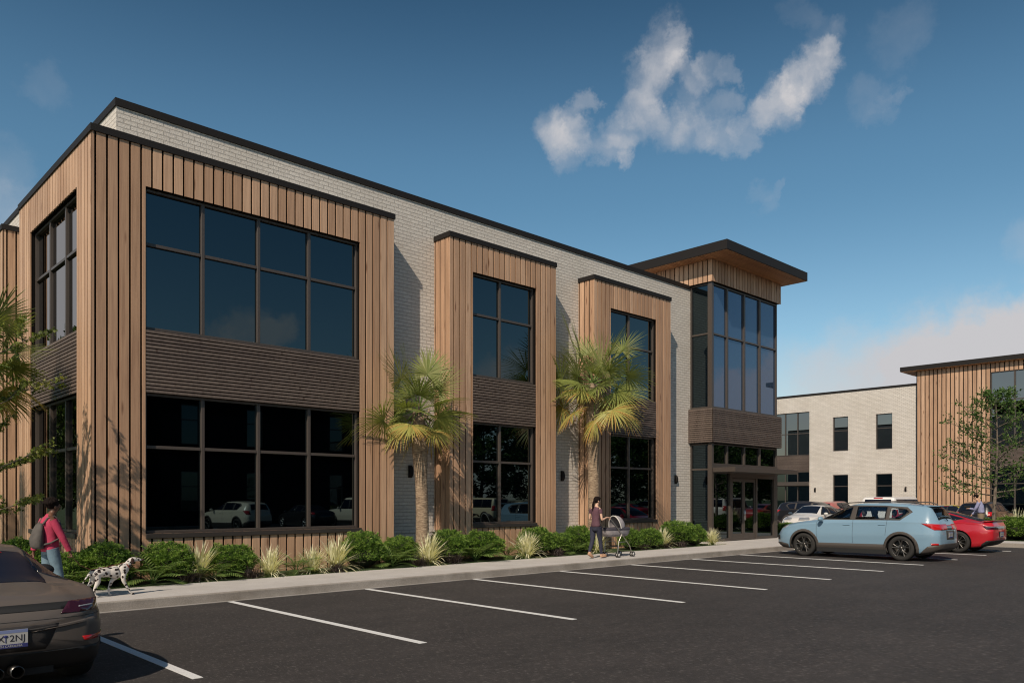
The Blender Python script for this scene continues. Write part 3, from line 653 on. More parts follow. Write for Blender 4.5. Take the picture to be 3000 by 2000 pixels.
# ---- fan palms
def fan_palm(base, H_, label, seed, nf=30, L0=.62, rad=.66, lean=(0,0), group='fan palms in the planting bed', tr=.17, petl=(.5,.75)):
    rn = random.Random(seed); root = empty('fan_palm', base, 0, label, 'palm tree', group)
    mb = MB(); pts = []; rs = []
    for i in range(15):
        t = i/14; z = H_*t; pts.append((lean[0]*t*t + .02*math.sin(t*5), lean[1]*t*t, z)); rs.append(tr*(1.12-.25*t) + (.05 if t > .55 else 0)*math.sin((t-.55)/.45*math.pi) + (.06 if i == 0 else 0))
    mb.tube(pts, rs, 14); 
    for i in range(14):      # old leaf bases
        t = rn.uniform(.84,.99); az = rn.uniform(0,6.28); h = Vector((math.cos(az),math.sin(az),0)); c = Vector((lean[0]*t*t, lean[1]*t*t, H_*t)) + h*tr*.9
        mb.tube([c, c+h*.10+Vector((0,0,.12)), c+h*.13+Vector((0,0,.26))], [.035,.03,.012], 5, .5, False)
    mb.build('trunk', M['pbark'], root)
    top = Vector((lean[0], lean[1], H_)); fb = MB(); pb = MB()
    for f in range(nf):
        az = f*2.399+rn.uniform(-.25,.25); el = 1.35 - 2.3*(f/nf)**.9 + rn.uniform(-.12,.12)      # upright ones first, drooping last
        h = Vector((math.cos(az),math.sin(az),0)); d = h*math.cos(el)+Vector((0,0,math.sin(el))); Lp = rn.uniform(*petl)
        P = [top + Vector((0,0,.02))]; dd = d.copy()
        for i in range(6): P.append(P[-1]+dd*(Lp/6)); dd = (dd+Vector((0,0,-.055))).normalized()
        pb.tube(P, [.022,.018,.015,.013,.012,.011,.010], 5, .55, False)
        c = P[-1]; s = dd.cross(Vector((0,0,1))).normalized(); s = (Matrix.Rotation(rn.uniform(-1.0,1.0),3,dd) @ s); n = s.cross(dd).normalized(); nl = 36; age = f/nf; fs = rn.uniform(.75,1.12)
        for k in range(nl):
            g = (k/(nl-1)-.5)*2*2.0; ld = dd*math.cos(g)+s*math.sin(g); LL = L0*fs*(1-.22*abs(g)/1.9)*rn.uniform(.85,1.08)
            w = .034; p = c.copy(); cur = ld + n*.25*math.cos(g) - dd*0.0; tone = min(1,max(0,(.92-.55*age)*.75+.2*rn.random()+.08*abs(g)/2.2))
            if age > .72: tone = rn.uniform(.0,.42) if age > .88 or rn.random() < .5 else tone*.7
            sd = ld.cross(n).normalized(); vs = []
            drop = .035+.15*age
            for i in range(5):
                t = i/4; ww = w*(.35+.65*min(1,t*2.2))*(1-t**3*.92); vs += [p-sd*ww/2, p+sd*ww/2+n*.004]
                cur = (cur.normalized()+Vector((0,0,-drop*(.35+t*1.3)))+Vector((rn.gauss(0,.03),rn.gauss(0,.03),0))).normalized(); p = p+cur*LL/4
            n0 = len(fb.v); fb.v += [tuple(q_) for q_ in vs]
            for i in range(4): fb.f.append((n0+2*i,n0+2*i+1,n0+2*i+3,n0+2*i+2)); fb.sm.append(False); fb.t.append(tone if i < 3 else max(0,tone-.12))
    pb.build('leaf_stalks', M['palmetto'], root); fb.build('crown', M['palm'], root, fix=False)
    return root
fan_palm(aty(1236,16.15,.13)[0], 3.85, 'shorter fan palm with thick tan trunk in front of the brick between two wooden bays', 5, nf=25, L0=.92, tr=.155, petl=(.35,1.0), lean=(-.1,0))
fan_palm(aty(1738,16.0,.13)[0], 5.2, 'taller fan palm rising behind the woman with the pram', 9, nf=34, L0=1.10, tr=.175, petl=(.45,1.5))
# ---------------------------------------------------------------- vehicles
def paint(name, col, rough=.28, metal=.0, coat=.8):
    return mat(name, col, rough, metal, coat=coat)
M['rubber'] = mat('tyre_rubber', (.018,.017,.016), .85); M['dark'] = mat('black_plastic', (.012,.012,.012), .6); M['clad'] = mat('grey_brown_plastic', (.055,.047,.042), .6)
M['cglass'] = mat('car_glass', (.008,.012,.022), .06, ior=1.28); M['chrome'] = mat('brushed_alloy', (.42,.42,.43), .28, 1); M['rimd'] = mat('dark_alloy', (.10,.095,.09), .35, .8)
M['dchrome'] = mat('dark_steel', (.16,.155,.15), .3, 1); M['red'] = mat('red_lens', (.42,.012,.012), .15, coat=.6); M['redd'] = mat('dark_red_lens', (.035,.006,.012), .12, coat=.8); M['lens'] = mat('clear_lens', (.3,.31,.33), .1, .3, coat=.8); M['seat'] = mat('seat_fabric', (.07,.06,.055), .8)
m = mat('clear_car_glass', (.02,.03,.04), .02); q = NT(m); t = q.n('BsdfTransparent'); t.inputs[0].default_value = (.86,.89,.90,1); mx = q.n('MixShader'); fr = q.n('Fresnel'); fr.inputs[0].default_value = 1.6
gl = q.n('BsdfGlossy'); gl.inputs['Roughness'].default_value = .02; out = [n for n in q.t.nodes if n.type == 'OUTPUT_MATERIAL'][0]
q.l(fr.outputs[0], mx.inputs[0]); q.l(t.outputs[0], mx.inputs[1]); q.l(gl.outputs[0], mx.inputs[2]); q.l(mx.outputs[0], out.inputs[0]); M['clear'] = m
def interp(tab, x):       # monotone cubic through (x, v) pairs, x ascending
    n = len(tab)
    if x <= tab[0][0]: return tab[0][1]
    if x >= tab[-1][0]: return tab[-1][1]
    i = max(k for k in range(n-1) if tab[k][0] <= x); h = tab[i+1][0]-tab[i][0]; d = (tab[i+1][1]-tab[i][1])/h
    def sl(k):
        if k == 0: return (tab[1][1]-tab[0][1])/(tab[1][0]-tab[0][0])
        if k == n-1: return (tab[-1][1]-tab[-2][1])/(tab[-1][0]-tab[-2][0])
        a = (tab[k][1]-tab[k-1][1])/(tab[k][0]-tab[k-1][0]); b_ = (tab[k+1][1]-tab[k][1])/(tab[k+1][0]-tab[k][0])
        return 0 if a*b_ <= 0 else 2*a*b_/(a+b_)
    t = (x-tab[i][0])/h; m0, m1 = sl(i), sl(i+1)
    return (2*t**3-3*t**2+1)*tab[i][1]+(t**3-2*t**2+t)*h*m0+(-2*t**3+3*t**2)*tab[i+1][1]+(t**3-t**2)*h*m1
def cr(P, k):            # Catmull-Rom through 2D points
    out = []
    for i in range(len(P)-1):
        p0, p1, p2, p3 = P[max(i-1,0)], P[i], P[i+1], P[min(i+2,len(P)-1)]
        for j in range(k):
            t = j/k; out.append(tuple(.5*((2*p1[c])+(-p0[c]+p2[c])*t+(2*p0[c]-5*p1[c]+4*p2[c]-p3[c])*t*t+(-p0[c]+3*p1[c]-3*p2[c]+p3[c])*t**3) for c in (0,1)))
    out.append(P[-1]); return out
class Loft:
    def __init__(s, T, k=3, dx=.06, bulge=(.10,.08)):
        s.T = T; x0, x1 = T['x']; n = int((x1-x0)/dx); xs = [x0+(x1-x0)*i/n for i in range(n+1)]
        rings = []
        for x in xs:
            g = {a: interp(T[a], x) for a in ('zb','ztop','zbelt','wm','wb','wt','crown')}
            zt = g['ztop']; zbt = min(g['zbelt'], zt-.05); cw = min(g['crown'], (zt-zbt)*.6); zb = g['zb']; wl = g['wm']-T.get('tuck', .06); wt = min(g['wt'], g['wb']-.01); ze = zt-cw
            zm = zb+(zbt-zb)*.5
            P = [(0,zb),(wl*.8,zb),(wl,zb+.05),(g['wm']-.01,zm-.08),(g['wm'],zm+.1),(g['wb']+.012,zbt-.06),(g['wb'],zbt),((g['wb']*.55+wt*.45)+.01,zbt*.5+ze*.5),(wt,ze),(wt*.8,zt-cw*.42),(wt*.4,zt-cw*.08),(0,zt)]
            H_ = cr(P, k); ring = [(x,y,z) for y, z in H_] + [(x,-y,z) for y, z in H_[-2:0:-1]]
            rings.append(ring)
        m = len(rings[0]); s.bm = bmesh.new(); V = [[s.bm.verts.new(p) for p in r] for r in rings]
        for i in range(len(V)-1):
            for j in range(m): s.bm.faces.new((V[i][j], V[i][(j+1)%m], V[i+1][(j+1)%m], V[i+1][j]))
        for e, sg, bl in ((0,-1,bulge[1]),(len(V)-1,1,bulge[0])):
            last = V[e]; zs = [v.co.z for v in last]; c = Vector((last[0].co.x, 0, (min(zs)+max(zs))/2)); W_ = max(v.co.y for v in last)
            for f in (.93,.8,.6,.4,.2):
                cur = []
                for v in V[e]:
                    p = c+(v.co-c)*f; p.x = c.x + sg*bl*(1-f**2.6); cur.append(s.bm.verts.new(p))
                for j in range(m): s.bm.faces.new((last[j], last[(j+1)%m], cur[(j+1)%m], cur[j]))
                last = cur
            s.bm.faces.new(last)
        bmesh.ops.recalc_face_normals(s.bm, faces=s.bm.faces); s.bm.normal_update()
        for f in s.bm.faces: f.smooth = True
    @staticmethod
    def planes(poly, view, rng):
        # poly: points in the view's two axes; view 'y' (x,z), 'x' (y,z), 'z' (x,y); rng: (lo, hi) on the view axis
        cx = sum(p[0] for p in poly)/len(poly); cy = sum(p[1] for p in poly)/len(poly); out = []
        mk = {'y': lambda a, b_, w=0: Vector((a, w, b_)), 'x': lambda a, b_, w=0: Vector((w, a, b_)), 'z': lambda a, b_, w=0: Vector((a, b_, w))}[view]
        for i in range(len(poly)):
            p, r = poly[i], poly[(i+1)%len(poly)]; nx, ny = r[1]-p[1], p[0]-r[0]; l_ = math.hypot(nx, ny)
            if l_ < 1e-6: continue
            if (cx-p[0])*nx+(cy-p[1])*ny > 0: nx, ny = -nx, -ny
            out.append((mk(p[0],p[1]), mk(nx/l_,ny/l_)))
        ax = {'x':Vector((1,0,0)),'y':Vector((0,1,0)),'z':Vector((0,0,1))}[view]
        out += [(ax*rng[0], -ax), (ax*rng[1], ax)]; return out
    @staticmethod
    def cut(bm, planes):       # delete what is inside
        for co, no in planes: bmesh.ops.bisect_plane(bm, geom=bm.verts[:]+bm.edges[:]+bm.faces[:], plane_co=co, plane_no=no, dist=1e-5)
        kill = [f for f in bm.faces if all((f.calc_center_median()-co).dot(no) < 1e-6 for co, no in planes)]
        bmesh.ops.delete(bm, geom=kill, context='FACES')
    def patch(s, planes, off=.002, excl=()):
        bm = s.bm.copy()
        for co, no in planes: bmesh.ops.bisect_plane(bm, geom=bm.verts[:]+bm.edges[:]+bm.faces[:], plane_co=co, plane_no=no, clear_outer=True, dist=1e-5)
        for e in excl: s.cut(bm, e)
        bm.normal_update()
        for v in bm.verts: v.co += v.normal*off
        return bm
def bm_obj(bm, name, m, parent, thick=0, smooth=True):
    me = bpy.data.meshes.new(name); bm.to_mesh(me); bm.free(); me.materials.append(m)
    me.polygons.foreach_set('use_smooth', [smooth]*len(me.polygons)); me.update()
    o = link(bpy.data.objects.new(name, me), parent)
    if thick: sd = o.modifiers.new('s', 'SOLIDIFY'); sd.thickness = thick; sd.offset = -1
    return o
def circ(cx, cz, r, n=26, a0=0): return [(cx+r*math.cos(2*math.pi*i/n+a0), cz+r*math.sin(2*math.pi*i/n+a0)) for i in range(n)]
def wheel(par, x, y, r, w, sgn, rim, rm, nsp=5, dbl=True, face=None):      # sgn: +1 when the outside is +y
    b = MB(); pr = [(-w/2,r*.70),(-w/2,r*.90),(-w*.42,r*.975),(-w*.3,r),(w*.3,r),(w*.42,r*.975),(w/2,r*.90),(w/2+.004,r*.80),(w/2,r*.70),(w*.3,r*.66)]
    b.lathe(pr, 'y', (0,0,0), 36); t = b.build('wheel', M['rubber'], par); t.location = (x, y, r); t.rotation_euler.z = 0 if sgn > 0 else math.pi
    b = MB(); b.lathe([(w*.48,r*.71),(w*.49,r*.67),(w*.3,r*.63),(-w*.4,r*.60),(-w*.42,.02)], 'y', n=36); b.build('barrel', M['rimd'], t)
    b = MB(); b.lathe([(w*.20,r*.30),(w*.2,.01)], 'y', n=24); b.build('brake_disc', M['chrome'], t)
    b = MB(); b.lathe([(w*.46,r*.70),(w*.50,r*.70),(w*.50,r*.665),(w*.40,r*.65)], 'y', n=36)
    for i in range(nsp):
        for o in ((-.17,.17) if dbl else (0,)):
            g = 2*math.pi*i/nsp+.3; a0, a1 = g+o*.35, g+o*1.25
            p0 = (math.cos(a0)*r*.13, w*.40, math.sin(a0)*r*.13); p1 = (math.cos(a1)*r*.67, w*.47, math.sin(a1)*r*.67)
            mid = (math.cos((a0+a1)/2)*r*.42, w*.40, math.sin((a0+a1)/2)*r*.42); b.tube([p0,mid,p1], [.024,.019,.022], 6)
    b.lathe([(w*.38,.055),(w*.46,.05),(w*.47,.01)], 'y', n=16); b.build('rim', rm, t); return t
def chars(txt, size, m, par, name='lettering', loc=(0,0,0), rot=(0,0,0), ext=.0015):
    cu = bpy.data.curves.new(name, 'FONT'); cu.body = txt; cu.size = size; cu.align_x = 'CENTER'; cu.align_y = 'CENTER'; cu.extrude = ext
    t_ = bpy.data.objects.new('t', cu); SC.collection.objects.link(t_); dg = bpy.context.evaluated_depsgraph_get(); me = bpy.data.meshes.new_from_object(t_.evaluated_get(dg)); bpy.data.objects.remove(t_)
    me.materials.clear(); me.materials.append(m); o = link(bpy.data.objects.new(name, me), par); o.location = loc; o.rotation_euler = rot; return o
def bbox(mb, *a, **k): return mb.box(*a, **k)
def car(name, T, S, pm, see=False, k=3, dx=.06):
    root = empty(name); LF = Loft(T, k, dx, S.get('bulge', (.1,.08))); P = Loft.planes
    R_, ar = S['r'], S.get('ar', S['r']+.045); ax = S['axles']; H2 = 9
    body = LF.bm.copy()
    arcs = [P(circ(x, S.get('az',R_)+.0, ar), 'y', (lo, hi)) for x in ax for lo, hi in ((.35,2),(-2,-.35))]
    for a in arcs: Loft.cut(body, a)
    sides = ((.25, 2), (-2, -.25))
    if see:
        for w in S['win']:
            for lo, hi in sides: Loft.cut(body, P(w, 'y', (lo, hi)))
        for w in ('wind','rearg'):
            Loft.cut(body, P(S[w], 'z', (S['zg'], 3)))
    bo = bm_obj(body, 'body', pm, root, .022)
    def patch(pn, m, poly, view, rng, off=.003, excl=(), th=.02, par=None): return bm_obj(LF.patch(P(poly, view, rng), off, excl), pn, m, par or root, th)
    gm = M['clear'] if see else M['cglass']
    for i, (lo, hi) in enumerate(sides):
        ex = [P(w, 'y', (lo, hi)) for w in S['win']]
        patch('window_trim', S.get('trim', M['dark']), S['dlo'], 'y', (lo, hi), .003, ex if see else (), .02)
        for w in S['win']: patch('side_window', gm, w, 'y', (lo, hi), .0005 if see else .0055, (), .004)
    patch('windscreen', gm, S['wind'], 'z', (S['zg'], 3), .0 if see else .004, (), .004)
    patch('rear_window', S.get('rgm', gm), S['rearg'], 'z', (S['zg'], 3), .0 if see else .004, (), .004)
    for pn, m, poly, view, rng, off in S.get('patches', ()):
        if view in ('y2','y3'):
            for lo, hi in (((.2,2),(-2,-.2)) if view == 'y2' else ((.66,2),(-2,-.66))): patch(pn, m, poly, 'y', (lo, hi), off, (), .015)
        else: patch(pn, m, poly, view, rng, off, (), .015)
    if S.get('clad'):
        for x in ax:
            for lo, hi in ((.35,2),(-2,-.35)): patch('arch_trim', S['clad'], circ(x, R_, ar+.075), 'y', (lo, hi), .012, [P(circ(x, R_, ar-.001), 'y', (lo, hi))], .03)
        x1, x0 = ax[0]-ar-.03, ax[1]+ar+.03
        for lo, hi in ((.35,2),(-2,-.35)):
            patch('sill_trim', S['clad'], [(x0,.2),(x1,.2),(x1,.44),(x0,.46)], 'y', (lo, hi), .012, (), .03)
    for xs in S.get('seams', ()):
        for lo, hi in ((.35,2),(-2,-.35)): patch('door_gap', M['dark'], [(xs[0]-.004,xs[1]),(xs[0]+.004,xs[1]),(xs[2]+.004,xs[3]),(xs[2]-.004,xs[3])], 'y', (lo, hi), .0012, (), .004)
    # wheel wells, floor
    b = MB(); W_ = S['tw']
    for x in ax:
        for sg in (1,-1):
            n = 20; vs = []
            for w_ in (W_-.36, W_+.04 if S.get('clad') else W_+.02):
                for i in range(n+1): g = math.pi*i/n*1.0; vs.append((x+math.cos(g)*(ar-.004)*1.0, sg*w_, R_+math.sin(g)*(ar-.004)))
            b.add(vs, [(i,i+1,n+2+i,n+1+i) for i in range(n)] + [tuple(range(n+1))], .5, True)
    b.box(ax[1]-.4, ax[0]+.4, -W_+.30, W_-.30, .16, .5); b.box(ax[1]+ar, ax[0]-ar, -W_+.02, W_-.02, .17, .3)
    b.build('underbody', M['dark'], root, fix=False)
    for x in ax:
        for sg in (1,-1): wheel(root, x, sg*(W_-S['ww']/2), R_, S['ww'], sg, None, S['rim'], S.get('nsp',5), S.get('dbl',True))
    for sg in (1,-1):      # mirrors
        mx_, mz = S['mir']; b = MB(); yy = interp(T['wb'], mx_)
        b.ell((mx_, sg*(yy+.12), mz+.06), (.075,.12,.075), 12, 8); b.tube([(mx_-.0, sg*(yy-.03), mz-.02),(mx_, sg*(yy+.08), mz+.03)], .022, 6); b.build('wing_mirror', S.get('mm', pm), root)
        for hx, hz in S.get('handles', ()):
            b = MB(); yy = interp(T['wb'], hx); b.box(hx-.11, hx+.11, sg*(yy-.02), sg*(yy+.034), hz-.014, hz+.014); h = b.build('door_handle', pm, root); h.modifiers.new('b','BEVEL').width = .012
    LF.bm.free(); return root
# --- the blue family car
T_suv = dict(x=(-2.42,2.42), zb=[(-2.42,.36),(-2.2,.27),(-1.9,.22),(1.9,.22),(2.2,.24),(2.42,.31)],
  ztop=[(-2.42,1.02),(-2.38,1.14),(-2.28,1.33),(-2.17,1.50),(-2.08,1.57),(-1.7,1.62),(-.9,1.665),(-.2,1.655),(.1,1.60),(.45,1.435),(.8,1.26),(1.02,1.165),(1.3,1.125),(1.8,1.06),(2.15,.985),(2.33,.89),(2.42,.76)],
  zbelt=[(-2.42,.94),(-2.1,1.12),(-1.5,1.13),(0,1.085),(1.0,1.04),(1.7,.96),(2.2,.84),(2.42,.66)],
  wm=[(-2.42,.72),(-2.3,.82),(-2.05,.90),(-1.5,.935),(0,.925),(1.5,.93),(1.95,.90),(2.2,.83),(2.42,.66)],
  wb=[(-2.42,.66),(-2.3,.77),(-2.05,.86),(-1.5,.895),(0,.885),(1.3,.89),(1.9,.86),(2.2,.78),(2.42,.60)],
  wt=[(-2.42,.56),(-2.1,.60),(-1.5,.62),(0,.615),(.6,.66),(1.0,.72),(1.5,.76),(2.1,.68),(2.42,.5)], crown=[(-2.4,.06),(0,.05),(1.2,.04),(2.4,.06)])
pm_blue = paint('pale_blue_paint', (.18,.29,.385), .3, 0, .7)
W1 = [(.93,1.17),(.03,1.175),(.0,1.53),(.22,1.505)]; W2 = [(-.13,1.175),(-1.0,1.185),(-1.0,1.545),(-.13,1.55)]; W3 = [(-1.1,1.19),(-1.40,1.195),(-1.62,1.40),(-1.52,1.48),(-1.1,1.53)]
S_suv = dict(r=.362, axles=(1.445,-1.445), tw=.915, ww=.235, rim=M['rimd'], bulge=(.09,.05), zg=1.08, win=[W1,W2,W3], dlo=[(1.08,1.14),(-1.42,1.16),(-1.72,1.40),(-1.55,1.535),(-.9,1.578),(.0,1.585),(.26,1.535)],
  wind=[(1.0,-.66),(1.0,.66),(.12,.54),(.12,-.54)], rearg=[(-2.16,-.50),(-2.16,.50),(-2.345,.56),(-2.345,-.56)], trim=M['clad'], clad=M['clad'],
  seams=[(1.02,.46,1.05,1.10),(-.07,.46,-.07,1.16),(-1.02,.72,-1.06,1.16)], mir=(.86,1.1), handles=[(.12,1.0),(-.92,1.02)],
  patches=[('tail_light',M['red'],[(-1.98,1.085),(-2.55,1.05),(-2.55,.90),(-2.3,.90)],'y2',0,.008),('light_bar',M['chrome'],[(-.5,1.0),(.5,1.0),(.5,.90),(-.5,.90)],'x',(-3,-2.2),.004),
           ('red_strip',M['red'],[(-.72,1.035),(.72,1.035),(.72,1.005),(-.72,1.005)],'x',(-3,-2.2),.006),
           ('bumper',M['clad'],[(-1.96,.2),(-1.96,.40),(-2.14,.44),(-2.3,.60),(-2.6,.60),(-2.6,.2)],'y',(-2,2),.014),('reflector',M['red'],[(-2.22,.53),(-2.39,.53),(-2.39,.475),(-2.24,.475)],'y3',0,.017),
           ('front_bumper',M['clad'],[(1.97,.2),(1.97,.36),(2.2,.40),(2.6,.40),(2.6,.2)],'y',(-2,2),.012),('headlight',M['lens'],[(2.0,.955),(2.1,.86),(2.5,.80),(2.5,.90)],'y2',0,.006),
           ('grille',M['dark'],[(-.5,.76),(.5,.76),(.42,.48),(-.42,.48)],'x',(2.2,3),.006),('fog_light',M['dark'],[(2.3,.62),(2.44,.62),(2.44,.50),(2.3,.48)],'y2',0,.005),('licence_recess',M['clad'],[(-.34,.88),(.34,.88),(.3,.62),(-.3,.62)],'x',(-3,-2.2),.0022)])
suv = car('parked_car', T_suv, S_suv, pm_blue, True)
tag(suv, 'pale blue family car with roof rails and clear windows parked nearest the entrance', 'car', 'cars parked in the bays')
for sg in (1,-1):
    b = MB(); b.tube([(.35,sg*.60,1.585),(.15,sg*.60,1.655),(-.8,sg*.6,1.70),(-1.75,sg*.59,1.67),(-1.95,sg*.585,1.60)], .018, 6); b.build('roof_rail', M['clad'], suv)
b = MB(); b.box(-2.36,-2.02,-.56,.56,1.555,1.585); o = b.build('spoiler', pm_blue, suv); o.modifiers.new('b','BEVEL').width = .012
b = MB(); b.box(-2.372,-2.362,-.2,.2,1.56,1.58); b.build('brake_light', M['red'], o)
b = MB(); b.tube([(-2.40,.0,1.15),(-2.36,.2,1.27)], .012, 5); b.tube([(-2.36,.2,1.27),(-2.30,.36,1.33)],.006,4); b.build('wiper', M['dark'], suv)
M['plate'] = mat('plate_shaded_white', (.36,.36,.355), .5); M['navy'] = mat('plate_navy', (.03,.035,.14), .5); M['ink'] = mat('plate_ink', (.02,.02,.03), .5)  # plate white toned down: shade on the plate is put into the colour
def plate(par, x, z, txt, low, big=False):
    b = MB(); b.box(-.1525,.1525,-.005,.005,-.076,.076); p = b.build('licence_plate', M['plate'], par); p.location = (x,0,z); p.rotation_euler = (0,0,-math.pi/2)
    b = MB(); b.box(-.1525,.1525,-.0065,-.005,-.0765,-.044); b.build('lower_band', M['navy'], p)
    b = MB(); b.box(-.1525,.1525,-.0063,-.005,.050,.0765); b.build('upper_band', mat('sky_band', (.16,.2,.36), .5), p)
    for t_, sx, lx in (txt if isinstance(txt, list) else [(txt,.085,0)]): chars(t_, sx, M['ink'], p, 'plate_number', (lx,-.0055,.002), (R(90),0,0))
    if low: chars(low, .026, M['plate'], p, 'plate_state', (0,-.0068,-.061), (R(90),0,0))
    return p
plate(suv, -2.475, .75, 'NJ 214', '')
for x in (.15, -.72):       # seats with headrests, wheel
    for sg in (1,-1):
        b = MB(); b.box(x-.3,x+.22,sg*.18,sg*.64,.55,.78); b.box(x-.42,x-.28,sg*.17,sg*.65,.7,1.22); st = b.build('seat', M['seat'], suv); st.modifiers.new('b','BEVEL').width = .05
        b = MB(); b.ell((x-.37,sg*.41,1.36),(.06,.13,.11)); b.tube([(x-.36,sg*.36,1.2),(x-.36,sg*.36,1.3)],.008,5); b.tube([(x-.36,sg*.46,1.2),(x-.36,sg*.46,1.3)],.008,5); b.build('headrest', M['seat'], st)
b = MB(); b.box(.75,1.1,-.7,.7,.75,1.12); o = b.build('dashboard', M['dark'], suv); o.modifiers.new('b','BEVEL').width = .05
b = MB(); b.box(-2.2,.9,-.8,.8,.45,.56); b.build('cabin_floor', M['dark'], suv)
suv.location = (24.52, 10.145, 0); suv.rotation_euler.z = R(90)

# --- the red fastback
T_red = dict(x=(-2.36,2.36), zb=[(-2.36,.40),(-2.1,.24),(-1.8,.18),(1.9,.18),(2.36,.24)],
  ztop=[(-2.36,.92),(-2.30,1.045),(-2.2,1.065),(-2.05,1.045),(-1.7,1.12),(-1.2,1.26),(-.7,1.38),(-.2,1.43),(.2,1.41),(.6,1.27),(1.1,1.02),(1.3,.97),(1.8,.88),(2.2,.76),(2.36,.62)],
  zbelt=[(-2.36,.84),(-2.0,.97),(-1.4,1.0),(-.5,.95),(.8,.92),(1.5,.86),(2.36,.55)],
  wm=[(-2.36,.76),(-2.2,.86),(-1.8,.93),(-1.4,.955),(0,.93),(1.4,.94),(2.0,.88),(2.36,.62)], wb=[(-2.36,.70),(-2.2,.80),(-1.8,.87),(-1.3,.885),(-.5,.86),(1.2,.87),(1.9,.82),(2.36,.56)],
  wt=[(-2.36,.6),(-2.0,.58),(-1.5,.54),(-.8,.55),(0,.56),(.6,.6),(1.1,.68),(1.6,.7),(2.36,.45)], crown=[(-2.4,.03),(-1.5,.05),(0,.05),(2.4,.06)])
pm_red = paint('bright_red_paint', (.40,.012,.022), .3, 0, .8)
S_red = dict(r=.355, axles=(1.43,-1.38), tw=.94, ww=.255, rim=M['rimd'], nsp=10, dbl=False, bulge=(.1,.05), zg=.95, win=[[(.75,.99),(-.15,1.0),(-.15,1.34),(.3,1.32)],[(-.22,1.0),(-.95,1.03),(-1.45,1.12),(-.8,1.28),(-.22,1.35)]],
  dlo=[(.95,.96),(-.95,.99),(-1.52,1.11),(-.8,1.315),(-.1,1.375),(.35,1.34)], wind=[(1.08,-.62),(1.08,.62),(.3,.5),(.3,-.5)], rearg=[(-.75,-.44),(-.75,.44),(-1.95,.5),(-1.95,-.5)],
  seams=[(.95,.3,1.0,.9),(-.25,.3,-.2,.97)], mir=(.75,.95), handles=[(-.05,.86)],
  patches=[('tail_light',M['redd'],[(-2.08,.89),(-2.6,.88),(-2.6,.79),(-2.2,.78)],'y',(-2,2),.006),('light_strip',M['lens'],[(-2.14,.885),(-2.6,.872),(-2.6,.852),(-2.2,.86)],'y',(-2,2),.009),('diffuser',M['dark'],[(-2.03,.2),(-2.05,.3),(-2.2,.42),(-2.6,.42),(-2.6,.2)],'y',(-2,2),.012),
           ('licence_recess',M['dark'],[(-.3,.70),(.3,.70),(.24,.52),(-.24,.52)],'x',(-3,-2.2),.003)])
red = car('parked_car', T_red, S_red, pm_red)
b = MB(); b.prism([(-2.02,1.03),(-2.36,1.075),(-2.37,1.06),(-2.12,1.02)], 'y', -.68, .68); o = b.build('spoiler', pm_red, red); o.modifiers.new('b','BEVEL').width = .01
plate(red, -2.425, .61, 'W 307', '')
red.location = (29.64, 10.15, 0); red.rotation_euler.z = R(90); tag(red, 'red fastback car with dark rims parked beyond the pale blue car', 'car', 'cars parked in the bays')

# --- the dark grey sports car in the foreground
T_sp = dict(x=(-2.12,2.12), zb=[(-2.12,.40),(-2.0,.27),(-1.8,.20),(1.7,.15),(2.12,.2)], tuck=.05,
  ztop=[(-2.12,.80),(-2.09,.865),(-2.0,.905),(-1.85,.93),(-1.6,.955),(-1.3,1.0),(-1.05,1.08),(-.7,1.20),(-.35,1.275),(0,1.29),(.3,1.25),(.7,1.07),(1.0,.92),(1.3,.84),(1.7,.74),(2.12,.52)],
  zbelt=[(-2.12,.72),(-1.9,.83),(-1.5,.90),(-1.1,.91),(-.6,.87),(.4,.85),(1.0,.80),(1.5,.76),(2.12,.46)],
  wm=[(-2.12,.66),(-2.05,.745),(-1.9,.82),(-1.65,.875),(-1.25,.90),(-.8,.885),(0,.86),(1.2,.88),(1.8,.8),(2.12,.6)],
  wb=[(-2.12,.60),(-2.05,.69),(-1.9,.77),(-1.6,.82),(-1.25,.835),(-.8,.80),(0,.77),(1.2,.80),(1.8,.72),(2.12,.52)],
  wt=[(-2.12,.52),(-1.9,.60),(-1.6,.58),(-1.3,.50),(-1.0,.49),(-.5,.50),(0,.52),(.5,.56),(1.0,.62),(1.5,.6),(2.12,.4)], crown=[(-2.1,.05),(-1.6,.05),(-1.1,.06),(0,.06),(2.1,.06)])
pm_gry = paint('dark_metallic_grey_paint', (.105,.088,.077), .48, .15, .25)
M['soft_glass'] = mat('dark_rear_glass', (.006,.010,.022), .32, ior=1.25)
